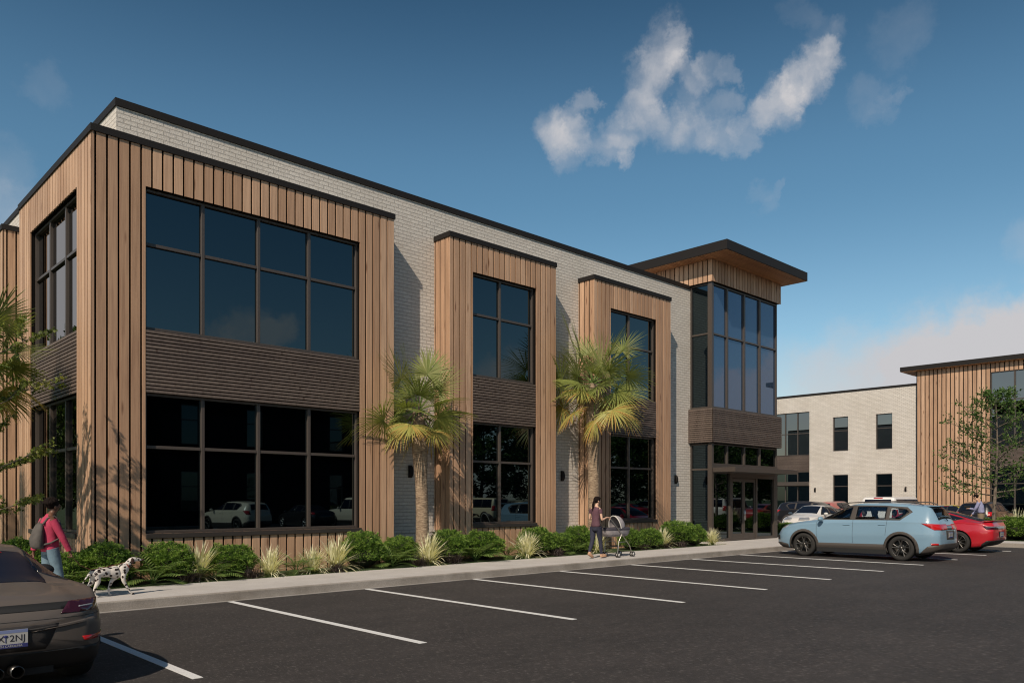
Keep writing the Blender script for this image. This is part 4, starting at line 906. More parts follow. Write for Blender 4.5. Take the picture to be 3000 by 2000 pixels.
S_sp = dict(rgm=M['soft_glass'], r=.335, axles=(1.24,-1.235), tw=.885, ww=.25, rim=M['rimd'], bulge=(.1,.075), zg=.85, win=[[(.55,.93),(-.55,.94),(-.55,1.2),(.2,1.22)],[(-.6,.94),(-1.1,.97),(-.95,1.07),(-.6,1.19)]], dlo=[(.7,.9),(-1.15,.94),(-.9,1.12),(-.4,1.235),(.25,1.24)],
  wind=[(.95,-.56),(.95,.56),(.32,.46),(.32,-.46)], rearg=[(-.58,-.42),(-.54,0),(-.58,.42),(-1.20,.51),(-1.36,.49),(-1.41,.30),(-1.43,0),(-1.41,-.30),(-1.36,-.49),(-1.20,-.51)],
  seams=[(.7,.3,.75,.85),(-.6,.3,-.55,.9)], mir=(.55,.86), mm=M['dark'], handles=[(-.45,.78)],
  patches=[('tail_light',M['redd'],[(.50,.835),(1.0,.83),(1.0,.735),(.42,.735)],'x',(-3,-1.80),.006),('tail_light',M['redd'],[(-.50,.835),(-1.0,.83),(-1.0,.735),(-.42,.735)],'x',(-3,-1.80),.006),
           ('light_bar',M['dark'],[(-.60,.835),(.60,.835),(.55,.775),(-.55,.775)],'x',(-3,-1.9),.003),
           ('lens_glint',M['lens'],[(-.58,.787),(-.72,.789),(-.72,.779),(-.58,.776)],'x',(-3,-1.80),.0075),('lens_glint',M['lens'],[(.58,.787),(.72,.789),(.72,.779),(.58,.776)],'x',(-3,-1.80),.0075),
           ('lower_bumper',M['dark'],[(-1,.1),(1,.1),(1,.42),(-1,.42)],'x',(-3,-1.70),.008),
           ('reflector',M['red'],[(-.60,.515),(-1.0,.515),(-1.0,.475),(-.62,.475)],'x',(-3,-1.78),.006),('reflector',M['red'],[(.60,.515),(1.0,.515),(1.0,.475),(.62,.475)],'x',(-3,-1.78),.006),
           ('licence_recess',mat('shaded_panel',(.03,.027,.026),.5),[(-.40,.66),(.40,.66),(.30,.44),(-.30,.44)],'x',(-3,-1.9),.002),
           ('bumper_gap',M['dark'],[(-1.0,.703),(1.0,.703),(1.0,.698),(-1.0,.698)],'x',(-3,-1.80),.001)])
spc = car('parked_car', T_sp, S_sp, pm_gry, False, 4, .045)
o = plate(spc, -2.207, .565, [('X',.082,-.048),('2NJ',.078,.075)], 'SOUTH CAROLINA')
b = MB(); b.tube([(-.012,-.0062,-.03),(-.012,-.0062,.012)], .003, 5); b.ell((-.012,-.0075,.024),(.017,.003,.011)); b.build('palm_emblem', M['navy'], o)
chars('EJ', .078, M['ink'], o, 'plate_number', (-.112,-.0055,.002), (R(90),0,0))
for y in (-.075,.075):
    b = MB(); b.lathe([(-2.22,.047),(-2.22,.052),(-2.0,.052),(-2.0,.045),(-2.21,.045)], 'x', (0,y,.275), 24); b.build('exhaust_tip', M['dchrome'], spc)
b = MB(); b.box(-2.0,-1.99,-.4,.4,.2,.4); b.build('exhaust_back', M['dark'], spc)
b = MB(); b.box(-1.195,-1.185,-.26,.26,1.245,1.252); 
b = MB(); b.tube([(-.66,-.25,1.218),(-.655,0,1.226),(-.66,.25,1.218)], .006, 5); b.build('brake_light', M['red'], spc)
spc.location = (1.53, 10.03, 0); spc.rotation_euler.z = R(90); tag(spc, 'dark grey sports car cropped by the left edge, seen from behind', 'car', 'cars parked in the bays')

# --- cars further off (simple shells with the same parts)
def tabs(kind):
    if kind == 'sedan':
        T = dict(x=(-2.3,2.3), zb=[(-2.3,.38),(-2,.22),(1.9,.2),(2.3,.28)], ztop=[(-2.3,.9),(-2.2,1.05),(-1.9,1.12),(-1.5,1.18),(-.9,1.38),(-.2,1.455),(.2,1.44),(.6,1.30),(1.1,1.04),(1.3,.99),(1.9,.88),(2.2,.78),(2.3,.66)],
          zbelt=[(-2.3,.84),(-1.8,1.0),(-.5,.95),(.9,.92),(1.5,.86),(2.3,.6)], wm=[(-2.3,.72),(-2.1,.84),(-1.5,.91),(1.4,.91),(2,.85),(2.3,.64)], wb=[(-2.3,.66),(-2.1,.79),(-1.5,.87),(1.4,.86),(2,.79),(2.3,.58)],
          wt=[(-2.3,.58),(-1.5,.56),(0,.57),(.6,.6),(1.1,.68),(1.7,.68),(2.3,.48)], crown=[(-2.3,.04),(0,.05),(2.3,.06)])
        S = dict(r=.34, axles=(1.4,-1.4), tw=.90, ww=.23, rim=M['chrome'], zg=.98, win=[[(.85,.99),(-.05,1.0),(-.05,1.37),(.3,1.37)],[(-.12,1.0),(-.85,1.02),(-.85,1.33),(-.12,1.38)],[(-.9,1.03),(-1.35,1.08),(-.9,1.31)]], dlo=[(.98,.965),(-.9,.99),(-1.45,1.08),(-.85,1.36),(-.1,1.405),(.35,1.38)],
          wind=[(1.08,-.62),(1.08,.62),(.32,.5),(.32,-.5)], rearg=[(-.95,-.48),(-.95,.48),(-1.55,.52),(-1.55,-.52)], mir=(.8,.95), seams=[(.98,.3,1,.93),(-.08,.3,-.08,.97)],
          patches=[('tail_light',M['red'],[(-1.95,.98),(-2.6,.96),(-2.6,.84),(-2.1,.84)],'y3',0,.006),('headlight',M['lens'],[(1.9,.84),(2.5,.78),(2.5,.66),(2.1,.70)],'y2',0,.006)])
    elif kind == 'suv':
        T = dict(T_suv); S = dict(S_suv); S.update(win=[W1,W2,W3], clad=M['clad'], patches=[('tail_light',M['red'],[(-2.0,1.14),(-2.55,1.12),(-2.55,.92),(-2.25,.92)],'y3',0,.008),('bumper',M['clad'],[(-1.96,.2),(-1.96,.40),(-2.3,.56),(-2.6,.56),(-2.6,.2)],'y',(-2,2),.014),('headlight',M['lens'],[(2.0,.955),(2.1,.84),(2.5,.78),(2.5,.9)],'y2',0,.006)])
    else:     # boxy
        T = dict(x=(-2.35,2.35), zb=[(-2.35,.42),(-2,.3),(2,.3),(2.35,.4)], ztop=[(-2.35,1.2),(-2.32,1.55),(-2.26,1.80),(-2.1,1.87),(0,1.9),(.35,1.87),(.6,1.62),(.85,1.32),(1.0,1.22),(2.0,1.14),(2.25,1.08),(2.35,.95)],
          zbelt=[(-2.35,1.1),(0,1.12),(1.0,1.1),(2.0,1.02),(2.35,.85)], wm=[(-2.35,.84),(-2.2,.93),(2.1,.93),(2.35,.82)], wb=[(-2.35,.80),(-2.2,.9),(2.1,.88),(2.35,.76)], wt=[(-2.35,.68),(0,.72),(.9,.78),(2.35,.66)], crown=[(-2.3,.04),(2.3,.04)])
        S = dict(r=.39, axles=(1.5,-1.45), tw=.93, ww=.24, rim=M['chrome'], zg=1.18, win=[[(.7,1.2),(-.1,1.2),(-.1,1.74),(.42,1.74)],[(-.2,1.2),(-1.05,1.2),(-1.05,1.74),(-.2,1.74)],[(-1.15,1.2),(-2.1,1.2),(-2.0,1.74),(-1.15,1.74)]], dlo=[(.8,1.17),(-2.15,1.17),(-2.05,1.77),(.45,1.77)],
          wind=[(.86,-.66),(.86,.66),(.46,.6),(.46,-.6)], rearg=[(-2.30,-.56),(-2.30,.56),(-2.345,.6),(-2.345,-.6)], mir=(.75,1.15), clad=M['clad'],
          patches=[('tail_light',M['red'],[(-2.2,1.3),(-2.6,1.3),(-2.6,.95),(-2.2,.95)],'y3',0,.008),('rear_glass',M['cglass'],[(-.58,1.76),(.58,1.76),(.62,1.25),(-.62,1.25)],'x',(-3,-2.2),.004),('brake_light',M['red'],[(-.2,1.845),(.2,1.845),(.2,1.80),(-.2,1.80)],'x',(-3,-2.15),.008),('headlight',M['lens'],[(2.1,1.0),(2.6,1.0),(2.6,.85),(2.1,.85)],'y2',0,.006)])
    return T, S
KIND = {}
def far_car(kind, col, x, y, rz, label, group='cars in the farther bays', rough=.28):
    key = kind
    if key not in KIND:
        T, S = tabs(kind); KIND[key] = o = car('parked_car', T, S, paint(kind+'_paint', col, rough), False, 2, .10); o['used'] = 0
        root = o
    else:
        root = copy_tree(KIND[key]); pm = paint(kind+'_paint', col, rough)
        for c in root.children:
            if c.data and any(ms.name.endswith('_paint') or '_paint.' in ms.name for ms in c.data.materials if ms):
                c.data = c.data.copy(); c.data.materials[0] = pm
    if 'used' in root: del root['used']
    root.location = (x, y, 0); root.rotation_euler.z = R(rz); tag(root, label, 'car', group); return root
WH = (.62,.60,.56)
far_car('sedan', (.60,.58,.56), 39.0+2.2, 19.6, 180, 'white sedan facing the entrance beside the glass tower')
far_car('suv', (.012,.012,.014), 46.5, 21.9, -90, 'black car with sloping windscreen behind the white sedan')
far_car('boxy', (.72,.71,.70), 39.2, 14.6, 0, 'tall white boxy car seen over the roof of the pale blue car')
far_car('suv', (.35,.12,.11), 52.9, 23.6, 0, 'dull red car with roof rails far back by the white brick wall')
far_car('sedan', (.6,.58,.55), 52.6, 21.0, 0, 'small cream white car far back by the white brick wall')
far_car('sedan', (.42,.36,.03), 51.5, 16.0, -90, 'yellow car whose roof shows above the red car')
far_car('suv', (.010,.008,.008), 46.9, 12.9, 0, 'glossy black car behind the man with the tablet')
gm_ = 'cars on the far side of the car park, mirrored in the panes'
far_car('suv', (.85,.76,.60), 19.9, -10.3, -99, 'sand white family car mirrored in the second pane of the long window', gm_)
far_car('sedan', (.02,.02,.022), 25.0, -11.4, -90, 'black sedan mirrored between the two pale cars in the long window', gm_)
far_car('boxy', (.85,.77,.62), 28.3, -10.6, -97, 'tall sand coloured boxy car mirrored in the last pane of the long window', gm_)
far_car('boxy', (.8,.68,.46), 39.3, -11.0, -90, 'tan boxy car mirrored in the left pane of the middle window', gm_)
far_car('suv', (.8,.68,.46), 42.3, -10.8, -94, 'tan family car mirrored across the middle window', gm_)
far_car('sedan', (.10,.25,.33), 45.2, -11.2, -90, 'teal sedan mirrored at the right edge of the middle window', gm_)
far_car('sedan', (.35,.01,.015), 51.5, -7, -90, 'red sedan mirrored in the third narrow window', gm_)
far_car('suv', (.55,.5,.42), 60.2, -11.4, -90, 'pale family car mirrored in the entrance doors', gm_)

gm_ = 'cars in the right hand bays, mirrored in the entrance doors'
far_car('suv', (.7,.66,.6), 52.6, 7.1, 0, 'white family car mirrored between the entrance door frames', gm_)
far_car('sedan', (.35,.03,.03), 52.6, 4.3, 0, 'dark red sedan mirrored in the left entrance side light', gm_)
far_car('boxy', (.7,.66,.6), 52.6, 1.5, 0, 'white boxy car mirrored in the left entrance side light', gm_)
# ---------------------------------------------------------------- people and animals
def skin_obj(name, V, E, m, parent, sub=2):      # V: key -> (x,y,z,r) or (x,y,z,rx,ry); grown with a Skin modifier
    keys = list(V); me = bpy.data.meshes.new(name); me.from_pydata([V[k][:3] for k in keys], [(keys.index(a), keys.index(b_)) for a, b_ in E], [])
    o = bpy.data.objects.new(name, me); link(o); o.modifiers.new('k','SKIN')
    if not me.skin_vertices: 
        b_ = bmesh.new(); b_.from_mesh(me); b_.verts.layers.skin.verify(); b_.to_mesh(me); b_.free()
    for i, k in enumerate(keys):
        r = V[k][3:]; me.skin_vertices[0].data[i].radius = (r[0], r[-1]); me.skin_vertices[0].data[i].use_root = i == 0
    o.modifiers.new('s','SUBSURF').levels = sub
    dg = bpy.context.evaluated_depsgraph_get(); nm = bpy.data.meshes.new_from_object(o.evaluated_get(dg)); bpy.data.objects.remove(o)
    nm.materials.clear(); nm.materials.append(m); nm.polygons.foreach_set('use_smooth', [True]*len(nm.polygons)); nm.name = name
    return link(bpy.data.objects.new(name, nm), parent)
def lerp(a, b_, t): return tuple(a[i]+(b_[i]-a[i])*t for i in range(3))
def rings(mb, R_, n=18):      # elliptical sections (cx, cy, z, rx, ry), closed at both ends
    vs = []
    for cx, cy, z, rx, ry in R_:
        for k in range(n): g = 2*math.pi*k/n; vs.append((cx+rx*math.cos(g), cy+ry*math.sin(g), z))
    m_ = len(R_); mb.add(vs, [(i*n+k,i*n+(k+1)%n,(i+1)*n+(k+1)%n,(i+1)*n+k) for i in range(m_-1) for k in range(n)]+[tuple(range(n)),tuple(range((m_-1)*n,m_*n))], .5, True)
def hand_bits(V, E, wr, dirn, up, tag_, curl=.5, s=1):
    d = Vector(dirn).normalized(); u = Vector(up).normalized(); sd = d.cross(u).normalized(); w = Vector(wr)
    pk = tag_+'p'; pm_ = w+d*.05*s; V[pk] = (*pm_, .022*s, .014*s); E.append((tag_+'w', pk))
    for i, (o, l_) in enumerate(((-.03,.062),(-.01,.072),(.01,.068),(.03,.052))):
        a = pm_+d*.035*s+sd*o*s; b_ = a+(d*math.cos(curl)-u*math.sin(curl))*l_*.55*s; c = b_+(d*math.cos(curl*2.2)-u*math.sin(curl*2.2))*l_*.5*s
        ka, kb, kc = tag_+f'a{i}', tag_+f'b{i}', tag_+f'c{i}'; V[ka] = (*a,.0095*s); V[kb] = (*b_,.0085*s); V[kc] = (*c,.0075*s); E += [(pk,ka),(ka,kb),(kb,kc)]
    a = w+d*.03*s+sd*-.034*s; b_ = a+(d*.7-u*.5-sd*.35)*.045*s; V[tag_+'t0'] = (*a,.010*s); V[tag_+'t1'] = (*b_,.0085*s); E += [(pk,tag_+'t0'),(tag_+'t0',tag_+'t1')]
def person(J, skin, parts, label, loc, rz, fem=True, face=(1,0,-.1), hand_dirs=None, group=None):
    root = empty('person', loc, rz, label, 'person', group); k = .9 if fem else 1
    V = {}; E = []
    V['pel'] = (*J['pel'],.105*k,.12*k); V['wst'] = (*J['wst'],.085*k,.11*k); V['chs'] = (*J['chs'],.09*k,.13*k); V['nkb'] = (*J['nkb'],.055,.07); V['nek'] = (*J['nek'],.046*k); h = Vector(J['head'])
    V['jaw'] = (*(h-Vector((0,0,.055))),.060,.056); V['skl'] = (*(h+Vector((-.012,0,.02))),.083,.074); V['top'] = (*(h+Vector((-.012,0,.075))),.058,.055)
    E += [('pel','wst'),('wst','chs'),('chs','nkb'),('nkb','nek'),('nek','jaw'),('jaw','skl'),('skl','top')]
    for s in 'lr':
        V[s+'sh'] = (*J[s+'sh'],.045*k); V[s+'el'] = (*J[s+'el'],.034*k); V[s+'w'] = (*J[s+'w'],.024*k,.019*k); V[s+'um'] = (*lerp(J[s+'sh'],J[s+'el'],.5),.042*k); V[s+'fm'] = (*lerp(J[s+'el'],J[s+'w'],.35),.035*k)
        V[s+'hp'] = (*J[s+'hp'],.085*k); V[s+'kn'] = (*J[s+'kn'],.052*k); V[s+'an'] = (*J[s+'an'],.036*k); V[s+'th'] = (*lerp(J[s+'hp'],J[s+'kn'],.45),.074*k); V[s+'cf'] = (*lerp(J[s+'kn'],J[s+'an'],.35),.053*k); V[s+'to'] = (*J[s+'to'],.03,.025)
        E += [('chs' if 0 else 'nkb',s+'sh'),(s+'sh',s+'um'),(s+'um',s+'el'),(s+'el',s+'fm'),(s+'fm',s+'w'),('pel',s+'hp'),(s+'hp',s+'th'),(s+'th',s+'kn'),(s+'kn',s+'cf'),(s+'cf',s+'an'),(s+'an',s+'to')]
        hd = (hand_dirs or {}).get(s, (Vector(J[s+'w'])-Vector(J[s+'el']), (0,0,1), .5)); hand_bits(V, E, J[s+'w'], hd[0], hd[1], s, hd[2])
    # face: nose, brow and ears grow from the head
    f = Vector(face).normalized(); V['nos'] = (*(h+f*.088+Vector((0,0,-.012))),.012); V['nob'] = (*(h+f*.062+Vector((0,0,.01))),.022); E += [('skl','nob'),('nob','nos')]
    sd = Vector((-f.y, f.x, 0)).normalized()
    body = skin_obj('body', V, E, skin, root)
    b = MB()
    for s in (1,-1): b.ell(h+sd*.076*s+Vector((0,0,-.01))-f*.008, (.018,.010,.028), 8, 6)
    b.build('ears', skin, body); b = MB()
    for s in (1,-1): b.ell(h+f*.072+sd*.030*s+Vector((0,0,.008)), (.010,.012,.007), 8, 6)
    b.build('eyes', M['dark'], body); b = MB(); b.ell(h+f*.070+Vector((0,0,-.052)), (.012,.024,.008), 8, 6); b.build('mouth', M['lips'], body)
    for pn, mt, fn in parts:
        b = MB(); fn(b); b.build(pn, mt, root)
    return root
def sleeve(J, s, t, r0, r1):
    def f(b):
        P = [J[s+'sh'], lerp(J[s+'sh'],J[s+'el'],.5)]; rs = [r0, r0*.92]
        if t > .6: P += [J[s+'el'], lerp(J[s+'el'],J[s+'w'],.5), lerp(J[s+'el'],J[s+'w'],.93)]; rs += [r0*.85, r1*1.1, r1]
        b.tube(P, rs, 12)
    return f
def leg(J, s, r):
    return lambda b: b.tube([lerp(J['pel'],J[s+'hp'],1.0), lerp(J[s+'hp'],J[s+'kn'],.4), J[s+'kn'], lerp(J[s+'kn'],J[s+'an'],.35), lerp(J[s+'kn'],J[s+'an'],.95)], r, 14)
def cloth(name, col, rough=.85):
    m = mat(name, col, rough); q = NT(m); f = q.noise(q.pos(), 9, 4); q.col(q.ramp(f, [(.3,tuple(c*.8 for c in col)),(.7,tuple(c*1.12 for c in col))])); q.bump(f, .5, .02); return m
M['lips'] = mat('lips', (.25,.08,.06), .5); M['skinl'] = mat('fair_skin', (.56,.35,.25), .55); M['skind'] = mat('dark_skin', (.13,.06,.035), .5); M['skinm'] = mat('tan_skin', (.45,.27,.18), .55)
M['hair'] = mat('dark_hair', (.010,.006,.005), .9, spec=.15)
hn = NT(M['hair']); hn.bump(hn.noise(hn.pos((1,1,1)), 60, 4), .8, .02)
def shoe(J, s, up=0):
    def f(b):
        a, t = Vector(J[s+'an']), Vector(J[s+'to']); d = (t-a); d.z = 0; d.normalize(); pitch = math.atan2(a.z-.085-(t.z-.035), .14)
        Mx = Matrix.Rotation(math.atan2(d.y,d.x),3,'Z') @ Matrix.Rotation(pitch,3,'Y')
        c = (a+t)/2; c.z = (a.z-.085+t.z-.035)/2+.055
        b.ell(c, (.125,.043,.040), 14, 8, M=Mx); b.ell(c+Mx@Vector((-.06,0,.03)), (.052,.040,.052), 12, 8, M=Mx); b.ell(c+Mx@Vector((0,0,-.028)), (.13,.047,.020), 14, 6, M=Mx)
    return f
# woman with the pram
J = dict(pel=(0,0,.90),wst=(0,0,1.05),chs=(.01,0,1.24),nkb=(0,0,1.385),nek=(.02,0,1.44),head=(.06,-.01,1.565), lsh=(0,.165,1.345),rsh=(0,-.165,1.345),lel=(-.01,.235,1.07),rel=(.0,-.235,1.05),lw=(.23,.20,1.12),rw=(.23,-.20,1.12),
  lhp=(-.01,.085,.86),rhp=(.01,-.085,.86),lkn=(-.06,.07,.47),rkn=(.12,-.06,.47),lan=(-.21,.045,.165),ran=(.17,-.05,.10),lto=(-.08,.05,.035),rto=(.31,-.055,.055))
MAR = cloth('maroon_knit', (.10,.045,.062)); NAV = cloth('navy_leggings', (.022,.024,.045)); TAN = mat('tan_leather', (.45,.27,.17), .6)
def top_w(b):
    rings(b, [(0,0,.86,.115,.150),(0,0,.92,.112,.148),(.0,0,1.0,.096,.128),(0,0,1.07,.090,.122),(.01,0,1.17,.102,.136),(.01,0,1.27,.105,.150),(0,0,1.34,.092,.165),(0,0,1.385,.07,.12),(.01,0,1.41,.055,.065)])
    for s in 'lr': b.tube([J[s+'sh'], lerp(J[s+'sh'],J[s+'el'],.22), lerp(J[s+'sh'],J[s+'el'],.40)], [.056,.056,.050], 12)
def leg_w(b):
    rings(b, [(0,0,.93,.105,.140),(0,0,.86,.112,.150),(-.01,0,.80,.108,.145),(-.01,0,.74,.085,.12)])
    for s in 'lr': leg(J, s, [.098,.082,.058,.058,.038])(b)
def hair_w(b):
    h = Vector(J['head']); b.ell(h+Vector((-.028,.008,.035)), (.098,.086,.098), 16, 10); b.tube([h+Vector((-.10,.02,.02)),h+Vector((-.14,.03,-.10)),h+Vector((-.135,.035,-.25)),h+Vector((-.12,.035,-.36))], [.032,.036,.028,.008], 8)
    b.ell(h+Vector((.02,0,.075)), (.075,.075,.05), 12, 8)
person(J, M['skinl'], [('shirt',MAR,top_w),('leggings',NAV,leg_w),('hair',M['hair'],hair_w),('shoe',TAN,shoe(J,'l')),('shoe',TAN,shoe(J,'r'))],
  'person in maroon tee and dark leggings with a ponytail pushing a pram', (16.6,14.1,.146), R(-4), True, (.9,-.35,-.45), {'l':((1,0,-.1),(0,0,1),.9),'r':((1,0,-.1),(0,0,1),.9)})
# pram
PR_ = empty('pram', (17.4,14.1,.146), 0, 'grey pram with rounded hood pushed along the sidewalk', 'pram')
ox, oz = -17.4, 0
M['pramf'] = cloth('grey_pram_fabric', (.34,.31,.32)); M['pramd'] = cloth('dark_pram_trim', (.05,.045,.06)); M['alu'] = mat('pram_frame', (.45,.42,.38), .3, .8); M['hub'] = mat('pale_hub', (.6,.58,.55), .5)
b = MB(); n = 22
def tubring(z, x0, x1, w):
    out = []
    for k in range(n):
        g = 2*math.pi*k/n; c, s_ = math.cos(g), math.sin(g); ex = lambda v: math.copysign(abs(v)**.55, v); out.append(((x0+x1)/2+ox+ex(c)*(x1-x0)/2, ex(s_)*w, z))
    return out
L_ = [tubring(.575,17.08,17.78,.14),tubring(.585,17.02,17.85,.18),tubring(.66,16.93,17.92,.205),tubring(.76,16.89,17.95,.215)]
b.add([p for r in L_ for p in r], [(i*n+k,i*n+(k+1)%n,(i+1)*n+(k+1)%n,(i+1)*n+k) for i in range(3) for k in range(n)]+[tuple(range(n))], .5, True); b.build('carrycot', M['pramf'], PR_)
b = MB(); L_ = [tubring(.755,16.88,17.96,.22),tubring(.80,16.86,17.97,.225),tubring(.825,16.90,17.93,.20),tubring(.82,17.0,17.85,.1)]
b.add([p for r in L_ for p in r], [(i*n+k,i*n+(k+1)%n,(i+1)*n+(k+1)%n,(i+1)*n+k) for i in range(3) for k in range(n)]+[tuple(range(3*n,4*n))], .5, True); b.build('apron', M['pramd'], PR_)
b = MB(); vs = []; A = 12; S_ = 16
for i in range(A+1):
    a = R(104-98*i/A)
    for j in range(S_+1): s_ = math.pi*j/S_; r = math.sin(s_)*.36; vs.append((17.44+ox+r*math.cos(a), math.cos(s_)*.218, .80+r*math.sin(a)))
b.add(vs, [(i*(S_+1)+j,i*(S_+1)+j+1,(i+1)*(S_+1)+j+1,(i+1)*(S_+1)+j) for i in range(A) for j in range(S_)], .5, True); h = b.build('hood', M['pramf'], PR_); h.modifiers.new('s','SOLIDIFY').thickness = .012
b = MB(); b.tube([vs[j] for j in range(S_+1)], .013, 6); b.build('hood_rim', M['hub'], h)
b = MB()
for sy in (-.235,.235):
    b.tube([(16.90+ox,sy*.9,1.115),(17.02+ox,sy,1.02),(17.40+ox,sy,.68),(17.78+ox,sy,.32),(17.90+ox,sy,.09)], .012, 8); b.tube([(17.44+ox,sy,.645),(17.31+ox,sy,.45),(17.25+ox,sy,.10)], .011, 8)
    b.tube([(17.31+ox,sy,.42),(17.66+ox,sy,.43)], .008, 6)
b.tube([(17.25+ox,-.235,.12),(17.25+ox,.235,.12)], .009, 6); b.tube([(17.88+ox,-.235,.14),(17.88+ox,.235,.14)], .009, 6); b.build('frame', M['alu'], PR_)
b = MB(); b.tube([(16.90+ox,-.215,1.115),(16.885+ox,-.1,1.13),(16.88+ox,0,1.133),(16.885+ox,.1,1.13),(16.90+ox,.215,1.115)], .017, 8); b.build('handle', M['dark'], PR_)
b = MB()
for i in range(5): b.box(17.18+ox,17.72+ox,-.2+i*.098,-.19+i*.098,.30,.31)
for x in (17.18,17.44,17.71): b.box(x+ox,x+.01+ox,-.2,.2,.30,.311); b.box(x+ox,x+.008+ox,-.2,-.192,.31,.42); b.box(x+ox,x+.008+ox,.192,.2,.31,.42)
b.build('basket', M['dark'], PR_)
for x in (17.27,17.91):
    for sy in (-.235,.235):
        for o in (-.035,.035):
            b = MB(); b.lathe([(-.014,.045),(-.014,.066),(-.008,.073),(.008,.073),(.014,.066),(.014,.045)], 'y', n=20); w = b.build('wheel', M['rubber'], PR_); w.location = (x+ox, sy+o, .073)
            b = MB(); b.lathe([(-.012,.001),(-.012,.046),(.012,.046),(.012,.001)], 'y', n=16); b.build('hub', M['hub'], w)
# person in pink with the dog
J = dict(pel=(0,0,.88),wst=(0,0,1.02),chs=(-.015,0,1.18),nkb=(-.02,0,1.33),nek=(.02,0,1.39),head=(.065,-.01,1.50), lsh=(-.03,.18,1.29),rsh=(-.02,-.18,1.29),lel=(-.14,.23,1.02),rel=(.10,-.22,1.02),lw=(-.17,.22,.79),rw=(.215,-.20,.79),
  lhp=(0,.085,.84),rhp=(0,-.085,.84),lkn=(-.02,.09,.45),rkn=(.09,-.085,.46),lan=(-.20,.09,.12),ran=(.14,-.085,.09),lto=(-.08,.09,.035),rto=(.28,-.085,.035))
PNK = cloth('pink_fleece', (.42,.035,.085)); JEA = cloth('blue_denim', (.13,.20,.25)); BAG = cloth('grey_brown_canvas', (.085,.075,.068))
def top_p(b):
    rings(b, [(0,0,.79,.125,.150),(0,0,.83,.128,.158),(0,0,.95,.122,.15),(-.01,0,1.05,.118,.148),(-.015,0,1.16,.122,.160),(-.02,0,1.25,.115,.175),(-.02,0,1.31,.085,.14),(-.01,0,1.35,.062,.075),(.0,0,1.38,.055,.06)])
    for s in 'lr': sleeve(J, s, 1, .064, .042)(b)
def leg_p(b):
    rings(b, [(0,0,.86,.115,.145),(0,0,.80,.120,.150),(0,0,.74,.10,.135)])
    for s in 'lr': leg(J, s, [.098,.090,.070,.066,.055])(b)
def hair_p(b):
    h = Vector(J['head']); rn = random.Random(8); b.ell(h+Vector((-.045,0,.05)), (.105,.095,.10), 14, 10)
    for i in range(70): v = rv(rn); v = Vector((v.x-.35, v.y, abs(v.z)*.9-.1)); b.ell(h+Vector((-.03,0,.05))+v*.085, (.032,.032,.03), 7, 5)
PK = person(J, M['skind'], [('jacket',PNK,top_p),('jeans',JEA,leg_p),('hair',M['hair'],hair_p),('shoe',mat('white_canvas',(.5,.48,.45),.8),shoe(J,'l')),('shoe',mat('white_canvas',(.5,.48,.45),.8),shoe(J,'r'))],
  'person in a pink jacket and jeans with a backpack walking a spotted dog', (3.33,14.05,.146), R(4), True, (1,-.12,-.05), {'l':((-.05,0,-1),(1,0,0),.4),'r':((.35,0,-1),(1,0,0),1.0)})
BK = empty('backpack', (3.33,14.05,.146), R(4), 'grey brown backpack worn over the pink jacket', 'backpack')
b = MB(); rings(b, [(-.17,-.01,.84,.07,.12),(-.19,-.01,.88,.09,.145),(-.195,-.01,1.0,.095,.15),(-.175,-.01,1.12,.075,.135),(-.155,-.01,1.21,.05,.10),(-.15,-.01,1.24,.02,.05)]); b.build('bag_body', BAG, BK)
for sy in (-.115,.105):
    b = MB(); b.tube([(-.14,sy,1.22),(-.07,sy,1.315),(.02,sy,1.345),(.095,sy,1.27),(.125,sy,1.14),(.10,sy*1.2,1.0),(-.05,sy*1.5,.93),(-.14,sy,.90)], .016, 6); b.build('strap', BAG, BK)
# spotted dog; local origin under its chest, facing +x
DG = empty('dog', (4.2,14.12,.146), R(6), 'white dog with brown spots and a red collar walking ahead on a leash', 'dog')
m = mat('spotted_coat', (.5,.47,.44), .8); q = NT(m); v = q.n('TexVoronoi'); v.inputs['Scale'].default_value = 14; v.inputs['Randomness'].default_value = 1
va = q.n('VectorMath', operation='ADD'); q.l(q.pos((1,1.0,1.15), True), va.inputs[0]); nn = q.n('TexNoise'); nn.inputs['Scale'].default_value = 26; q.l(q.pos((1,1,1), True), nn.inputs['Vector']); sc_ = q.n('VectorMath', operation='SCALE'); q.l(nn.outputs['Color'], sc_.inputs[0]); sc_.inputs['Scale'].default_value = .035; q.l(sc_.outputs[0], va.inputs[1]); q.l(va.outputs[0], v.inputs['Vector'])
sel = q.math('GREATER_THAN', q.noise(q.pos((1,1,1), True), 3.1, 1), .30)
sp = q.math('MULTIPLY', q.math('LESS_THAN', v.outputs['Distance'], .37), sel); q.col(q.mix(sp, (.56,.52,.48), (.018,.009,.007))); M['coat'] = m
V = {}; E = []
def ch(pts, pre, join=None):
    prev = join
    for i, p in enumerate(pts):
        k_ = f'{pre}{i}'; V[k_] = p
        if prev: E.append((prev, k_))
        prev = k_
    return prev
dx_ = -4.2
ch([(4.13+dx_,0,.415,.072,.088),(4.26+dx_,0,.40,.085,.108),(4.37+dx_,0,.405,.085,.118),(4.46+dx_,0,.43,.062,.082),(4.515+dx_,0,.50,.048,.058),(4.555+dx_,0,.565,.044,.052),(4.60+dx_,0,.592,.048,.050),(4.655+dx_,0,.590,.036,.036),(4.71+dx_,0,.580,.027,.026),(4.755+dx_,0,.575,.020,.018)], 'b')
ch([(4.03+dx_,0,.41,.072,.085),(3.95+dx_,0,.40,.058,.070)], 'h', 'b0')
ch([(3.90+dx_,0,.39,.020),(3.86+dx_,0,.34,.014),(3.82+dx_,0,.28,.011),(3.79+dx_,0,.22,.006)], 't', 'h1')
def dleg(sy, pts, pre, j): ch([(x+dx_, sy, z, r) for x, z, r in pts], pre, j)
